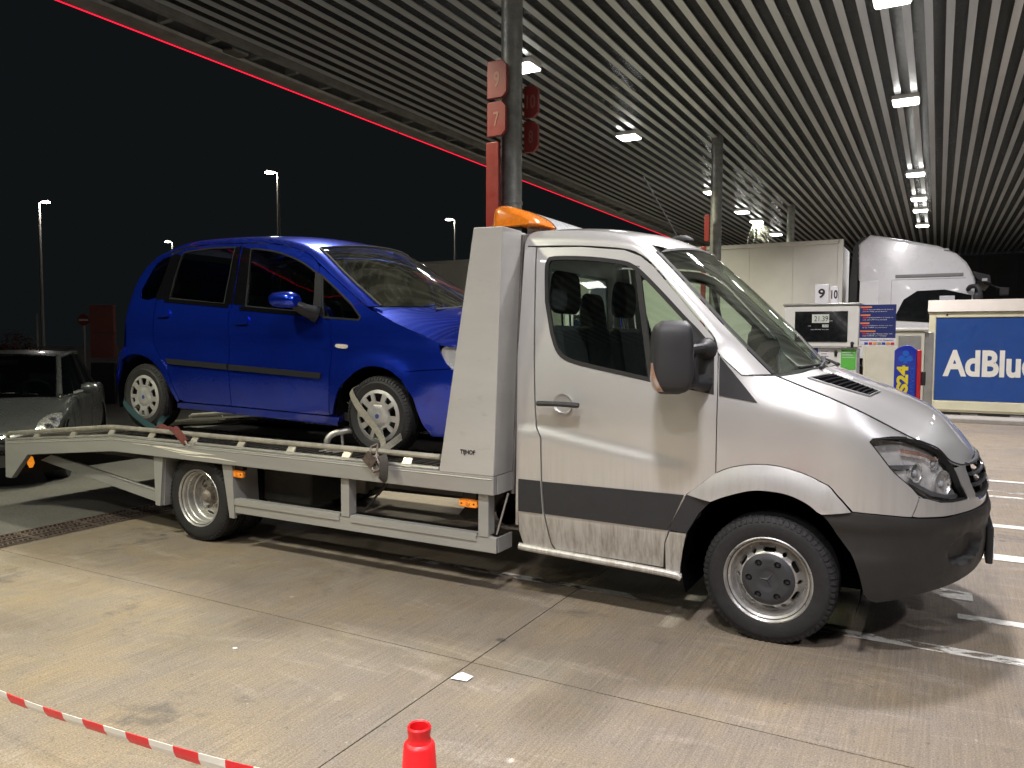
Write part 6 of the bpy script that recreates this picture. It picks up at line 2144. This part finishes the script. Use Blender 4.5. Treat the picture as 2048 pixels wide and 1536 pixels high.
f0, f1 = along(832, 527, 40), along(1120, 522, 48)
dx_ = f1 - f0
bd_ = root('far_building', ((f0[0] + f1[0]) / 2, (f0[1] + f1[1]) / 2, 0), 'dim grey building wall between the blue car and the tower board', 'building')
nr = V(-dx_[1], dx_[0], 0)
nr /= np.linalg.norm(nr)
q0, q1 = f0.copy(), f1.copy()
obj('wall', MB().prism([(q0[0], q0[1]), (q1[0], q1[1]), (q1[0] + nr[0] * 8, q1[1] + nr[1] * 8), (q0[0] + nr[0] * 8, q0[1] + nr[1] * 8)][::-1], 0, 5.45, 'Z'), 'building_grey', bd_, smooth=0)
obj('roof_edge', MB().tube([(q0[0], q0[1], 5.5), (q1[0], q1[1], 5.5)], .12, 4), 'building_grey', bd_, smooth=0)
# dark facade far right
df = root('dark_hall', (4, 48.5, 0), 'dark ribbed hall facade at the far end of the forecourt', 'building')
obj('facade', MB().box(-6, 26, 48.2, 49, 0, 6.2), 'dark_facade', df)
for k in range(26):
    obj('facade_rib', MB().box(-2.8 + k * .9, -2.7 + k * .9, 48.1, 48.199, 0, 6.2), 'dark_facade', df)
# reddish shrub at the far left
pmat('shrub_leaf', (0.11, 0.045, 0.025), .8, var=.4, vscale=12)
c_ = along(28, 665, 17)
sh = root('shrub', (c_[0], c_[1], 0), 'dim reddish round shrub at the far left edge', 'shrub')
lm = MB()
for k in range(1500):
    d = V(random.gauss(0, 1), random.gauss(0, 1), random.gauss(0, 1))
    d /= np.linalg.norm(d)
    rr_ = random.uniform(.55, 1) ** .5
    ctr = V(c_[0], c_[1], 1.0) + d * V(.55, .55, .78) * rr_ * (1 + .12 * math.sin(d[0] * 7 + d[2] * 5))
    t1 = np.cross(d, V(random.random(), random.random(), random.random()))
    t1 /= np.linalg.norm(t1)
    t2 = np.cross(d, t1)
    a = .035
    lm.add([ctr - t1 * a, ctr + t2 * a * .5, ctr + t1 * a, ctr - t2 * a * .5], [(0, 1, 2, 3)])
obj('crown', lm, 'shrub_leaf', sh, smooth=0)
obj('trunk', MB().tube([(c_[0], c_[1], 0), (c_[0], c_[1], .8)], .05, 7), 'chassis_grey', sh)
# ------------------------------------------------------------------ foreground: cone, tape, litter
def cone_mats():
    m, t, b = nt('cone_red')
    b.inputs['Base Color'].default_value = (.78, .012, .018, 1)
    b.inputs['Roughness'].default_value = .42
    b.inputs['Subsurface Weight'].default_value = .25
    b.inputs['Subsurface Radius'].default_value = (.03, .003, .003)
    q = NB(t)
    q.link(q.ramp(q.noise(q.co((1, 1, 1)), 14, 5), [(.3, (.66, .010, .014)), (.7, (.84, .016, .022))]), b.inputs['Base Color'])
    m, t, b = nt('tape_stripes')
    q = NB(t)
    s_ = q.sep(q.co((1, 1, 1), 'UV'))
    w = q.math('FRACT', s_[0])
    c = q.ramp(w, [(0.0, (.72, .012, .025)), (0.495, (.72, .012, .025)), (0.505, (.74, .73, .68)), (1.0, (.74, .73, .68))])
    q.link(c, b.inputs['Base Color'])
    b.inputs['Roughness'].default_value = .4


cone_mats()


def cone(x, y, label):
    r = root('traffic_cone', (x, y, 0), label, 'traffic cone')
    pr = [(.19, .03), (.0415, .60), (.0355, .685), (.033, .690), (.0275, .694), (.0256, .70), (.0254, .712), (.0268, .720), (.0272, .727), (.0245, .731), (.0215, .728), (.0205, .66)]
    obj('cone_body', MB().lathe(pr, (x, y, 0), 'Z', 40), 'cone_red', r)
    obj('cone_foot', MB().box(x - .22, x + .22, y - .22, y + .22, .0, .03), 'cone_red', r, bevel=.01)


cone(-1.0, 1.394, 'bright red traffic cone cut off by the lower picture edge')
cone(-4.6, 1.41, 'red traffic cone outside the picture holding the tape end')
A_, B_ = V(-2.722, 1.40, .407), V(-1.505, 1.387, .478)
pts = [V(-4.55, 1.41, .56), V(-3.6, 1.405, .44), A_, V(-2.1, 1.393, .434), B_, V(-1.06, 1.39, .545)]
P = [V(*p) for p in cr(pts, 14)]
me = bpy.data.meshes.new('barrier_tape')
vs, fs, uv = [], [], []
acc = 0
for i, p in enumerate(P):
    if i:
        acc += np.linalg.norm(P[i] - P[i - 1])
    tw = .25 * math.sin(acc * 2.1) - .15
    s_ = V(0, math.sin(tw), math.cos(tw)) * .0195
    vs += [tuple(p - s_), tuple(p + V(0, -.003, 0)), tuple(p + s_)]
    uv += [acc / .21] * 3
for i in range(len(P) - 1):
    for k in range(2):
        fs.append((i * 3 + k, i * 3 + k + 1, i * 3 + k + 4, i * 3 + k + 3))
me.from_pydata(vs, [], fs)
ul = me.uv_layers.new(name='UVMap')
for l in me.loops:
    ul.data[l.index].uv = (uv[l.vertex_index], 0)
me.materials.append(MATS['tape_stripes'])
tp_ = obj('barrier_tape', me, None)
sd_ = tp_.modifiers.new('thickness', 'SOLIDIFY')
sd_.thickness = .0015
tag(tp_, 'red and white barrier tape stretched across the lower left', 'tape')
pmat('paper', (.72, .71, .72), .7)
pp = obj('paper_scrap', MB().grid([[(-1.965 + i * .028, 2.99 + j * .03 + .004 * i, .006 + .006 * ((i * j) % 3)) for i in range(4)] for j in range(3)]), 'paper', smooth=0)
tag(pp, 'crumpled white paper scrap lying near the slab joint', 'litter')
for k, (u, v, lab) in enumerate(((470, 1297, 'tiny pale litter scrap on the left slab'),)):
    den = (Ff + Rr * (u - 1024) / 1550 - Uu * (v - 768) / 1550)
    q_ = V(0, 0, 1.6) + den * (-1.6 / den[2])
    o = obj('litter_scrap', MB().prism([(q_[0] - .012, q_[1] - .008), (q_[0] + .010, q_[1] - .010), (q_[0] + .013, q_[1] + .006), (q_[0] - .006, q_[1] + .010)], .001, .004, 'Z'), 'paper', smooth=0)
    tag(o, lab, 'litter', 'litter on the concrete')
# ------------------------------------------------------------------ parked dark grey car
pmat('grey_paint', (0.075, 0.080, 0.085), 0.30, metal=.5, coat=.9, var=.08, vscale=3)
glassmat('dark_glass', (0.14, 0.16, 0.16), 0.02, 1.5)
GH = V(.755, -.655, 0)
GH /= np.linalg.norm(GH)
grz = math.atan2(GH[1], GH[0])
GC = root('parked_car', (-10.30, 5.56, -.01), 'dark grey parked car partly hidden behind the tail of the tow truck', 'car', rz=grz)
st = [(2.08, .42, .32, .46, .50), (2.04, .60, .25, .56, .60), (1.93, .74, .20, .64, .69), (1.70, .81, .18, .71, .78), (1.30, .845, .17, .80, .87), (.95, .85, .17, .87, .935), (.55, .85, .17, .90, .95), (-.8, .85, .17, .92, .95), (-1.6, .83, .18, .94, .96), (-2.0, .78, .22, .93, .95), (-2.16, .62, .3, .86, .88)]
stc = cr(st, 4)


def gsec(s_):
    x, w, zs, zb, zt = s_
    pr = [(w * .93, zs), (w * .985, zs + .12), (w, (zs + zb) / 2), (w * .985, zb - .10), (w * .95, zb - .02), (w * .86, zb + (zt - zb) * .45), (w * .55, zt - .004), (0, zt)]
    return [(x, a, b_) for a, b_ in cr(pr, 3)]


GS = [gsec(s_) for s_ in stc]


def gsurf(x, t):
    xs = [s_[0] for s_ in stc]
    i = 0
    while i < len(xs) - 2 and xs[i + 1] > x:
        i += 1
    f = min(1, max(0, (xs[i] - x) / (xs[i] - xs[i + 1])))
    k = t * (len(GS[0]) - 1)
    j = max(0, min(len(GS[0]) - 2, int(k)))
    g = k - j
    a = V(*GS[i][j]) * (1 - g) + V(*GS[i][j + 1]) * g
    b_ = V(*GS[i + 1][j]) * (1 - g) + V(*GS[i + 1][j + 1]) * g
    return tuple(a * (1 - f) + b_ * f)


def gobj(name, m, mat, par=GC, both=True, smooth=40):
    """local coordinates; the car's left is +y"""
    o = obj(name, m, mat, par, smooth, local=True)
    if both:
        mm = MB()
        mm.v = [(x, -y, z) for x, y, z in m.v]
        mm.f = [f[::-1] for f in m.f]
        obj(name, mm, mat, par, smooth, local=True)
    return o


body = MB().grid(GS)
body.add(GS[0] + [(p[0], -p[1], p[2]) for p in GS[0][::-1]], [tuple(range(2 * len(GS[0])))])
gobj('body_shell', body, 'grey_paint')
# cabin: roof, pillars and panes
base = [(.98, .70), (.55, .77), (-.35, .775), (-1.2, .74), (-1.78, .62)]
roofl = [(.12, .55), (-.1, .585), (-.45, .60), (-.95, .58), (-1.25, .50)]
zb = [.925, .93, .935, .95, .955]
zr = [1.375, 1.40, 1.415, 1.405, 1.35]
roofg = []
for (x, w), z in zip(cr(roofl, 4), [p[0] for p in cr([(z,) for z in zr], 4)]):
    roofg.append([(x, w * s_, z + .035 * (1 - s_ * s_)) for s_ in np.linspace(-1, 1, 13)])
gobj('roof', MB().grid(roofg), 'grey_paint', both=False)


def pane(a, b_, c, d, bulge=0.0):
    rows_ = []
    for i in range(7):
        t = i / 6
        l = V(*a) * (1 - t) + V(*d) * t
        r = V(*b_) * (1 - t) + V(*c) * t
        rows_.append([tuple(l * (1 - s_) + r * s_ + V(bulge * (1 - (2 * s_ - 1) ** 2), 0, 0)) for s_ in np.linspace(0, 1, 13)])
    return MB().grid(rows_)


gobj('windscreen', pane((.98, -.70, .925), (.98, .70, .925), (.12, .55, 1.375), (.12, -.55, 1.375), .10), 'dark_glass', both=False)
gobj('rear_screen', pane((-1.78, .62, .955), (-1.78, -.62, .955), (-1.25, -.50, 1.35), (-1.25, .50, 1.35), -.06), 'dark_glass', both=False)
sideb = cr([(x, w, z) for (x, w), z in zip(base, zb)], 4)
sider = cr([(x, w, z) for (x, w), z in zip(roofl, zr)], 4)
gobj('side_glass', MB().grid([[tuple(V(*p) * (1 - t) + V(*q_) * t - V(0, .012, 0)) for t in np.linspace(0, 1, 5)] for p, q_ in zip(sideb, sider)], flip=True), 'dark_glass')
pil = MB().tube([sideb[0], tuple((V(*sideb[0]) + V(*sider[0])) / 2 + V(.02, .005, .01)), sider[0]], [.035, .03, .03], 8)
pil.tube([tuple(p) for p in sider], .028, 8)
gobj('window_frame', pil, 'grey_paint')
for i in (8, 13):
    gobj('door_pillar', MB().tube([sideb[i], sider[i]], [.035, .025], 6), 'pillar_black')
gobj('belt_trim', MB().tube([tuple(V(*p) + V(0, .01, -.005)) for p in sideb], .014, 6), 'chrome')
# headlamp
hl_o = cr([(2.03, .37), (1.92, .42), (1.62, .46), (1.42, .56), (1.58, .69), (1.86, .73), (2.0, .62)], 3, True)


def gs2(a, t):
    return gsurf(a, t)


h_ = MB()
for (nm, mt, off) in (('headlamp', 'reflector_bright', .006), ('headlamp_lens', 'clear_lens', .018)):
    m = MB()
    m.panel([(-a, b_) for a, b_ in hl_o], lambda a, b_: gsurf(-a, b_), .035, (), .004, 0)
    m.panel([(-a, b_) for a, b_ in hl_o], lambda a, b_: gsurf(-a, b_), .035, (), .012, off) if False else None
    mm = MB()
    mm.v = [(x + off, y + off * .8, z + off) for x, y, z in m.v]
    mm.f = m.f
    gobj(nm, mm, mt if mt in MATS else 'chrome')
for (x, t) in ((1.86, .53), (1.72, .57)):
    p = gsurf(x, t)
    gobj('lamp_bowl', MB().lathe([(.001, -.01), (.04, .0), (.062, .028), (.066, .03)], (p[0] - .005, p[1], p[2] + .0), 'X', 18), 'chrome')
gobj('upper_grille', MB().prism([(-.40, .52), (.40, .52), (.36, .60), (-.36, .60)], 2.02, 2.10, 'X'), 'black_rubber', both=False)
gobj('grille_bar', MB().tube([(2.10, -.38, .57), (2.115, 0, .575), (2.10, .38, .57)], .012, 6), 'chrome', both=False)
gobj('lower_grille', MB().prism([(-.5, .26), (.5, .26), (.5, .38), (-.5, .38)], 2.0, 2.085, 'X'), 'black_rubber', both=False)
gobj('number_plate', MB().box(2.10, 2.115, -.26, .26, .405, .515), 'board_white', both=False)
pt = text('plate_text', '1-XK-68', 'print_black', .1, (0, 0, 0), (1, 0, 0), (0, 0, 1), None, width=.44, height=.075)
for v in pt.data.vertices:
    v.co = (2.1165, -.22 + v.co.x, .423 + v.co.z)
pt.parent = GC
for k, x in enumerate((.95, -.28, -1.35)):
    pts_ = [tuple(V(*gsurf(x - .02 * (1 - t), t)) * V(1, 1.004, 1)) for t in np.linspace(.08, .60, 9)]
    gobj('door_seam', MB().tube(pts_, .004, 5), 'black_rubber')
mir = MB().lathe([(.001, -.10), (.05, -.09), (.072, -.03), (.07, .06), (.05, .09), (.001, .10)], (.62, .97, .99), 'Y', 16, sc=(.8, 1))
gobj('door_mirror', mir, 'grey_paint')
gobj('mirror_stalk', MB().tube([(.66, .80, .93), (.64, .90, .96)], .03, 8), 'grey_paint')
for x in (1.28, -1.32):
    w_ = MB().lathe([(.0, .80), (.19, .80), (.20, .83), (.30, .835), (.315, .80), (.315, .62)], (x, 0, .315), 'Y', 32)
    gobj('wheel', w_, 'tyre')
    gobj('wheel_arch', MB().lathe([(.35, .845), (.37, .852), (.39, .846)], (x, 0, .33), 'Y', 28, a0=-.1, a1=PI + .1), 'grey_paint')
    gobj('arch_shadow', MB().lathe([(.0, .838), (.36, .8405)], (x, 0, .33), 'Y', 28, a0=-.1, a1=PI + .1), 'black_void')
gobj('steering_wheel', MB().tube([(.42 + .08 * math.sin(a), .36 + .18 * math.cos(a), .93 + .16 * math.sin(a)) for a in np.linspace(0, 2 * PI, 22)], .016, 6, cap=False), 'dash_grey', both=False)
gobj('dashboard', MB().box(.5, .95, -.66, .66, .80, .90), 'dash_grey', both=False)
gobj('seat', MB().box(-.35, -.2, .15, .60, .5, 1.15).box(-.34, -.22, .27, .48, 1.16, 1.3), 'seat_cloth')
gobj('wiper', MB().tube([(1.02, -.45, .945), (.98, .25, .965)], .010, 6), 'black_rubber', both=False)
gobj('rear_mirror', MB().box(.16, .18, -.11, .11, 1.27, 1.33), 'black_rubber', both=False)
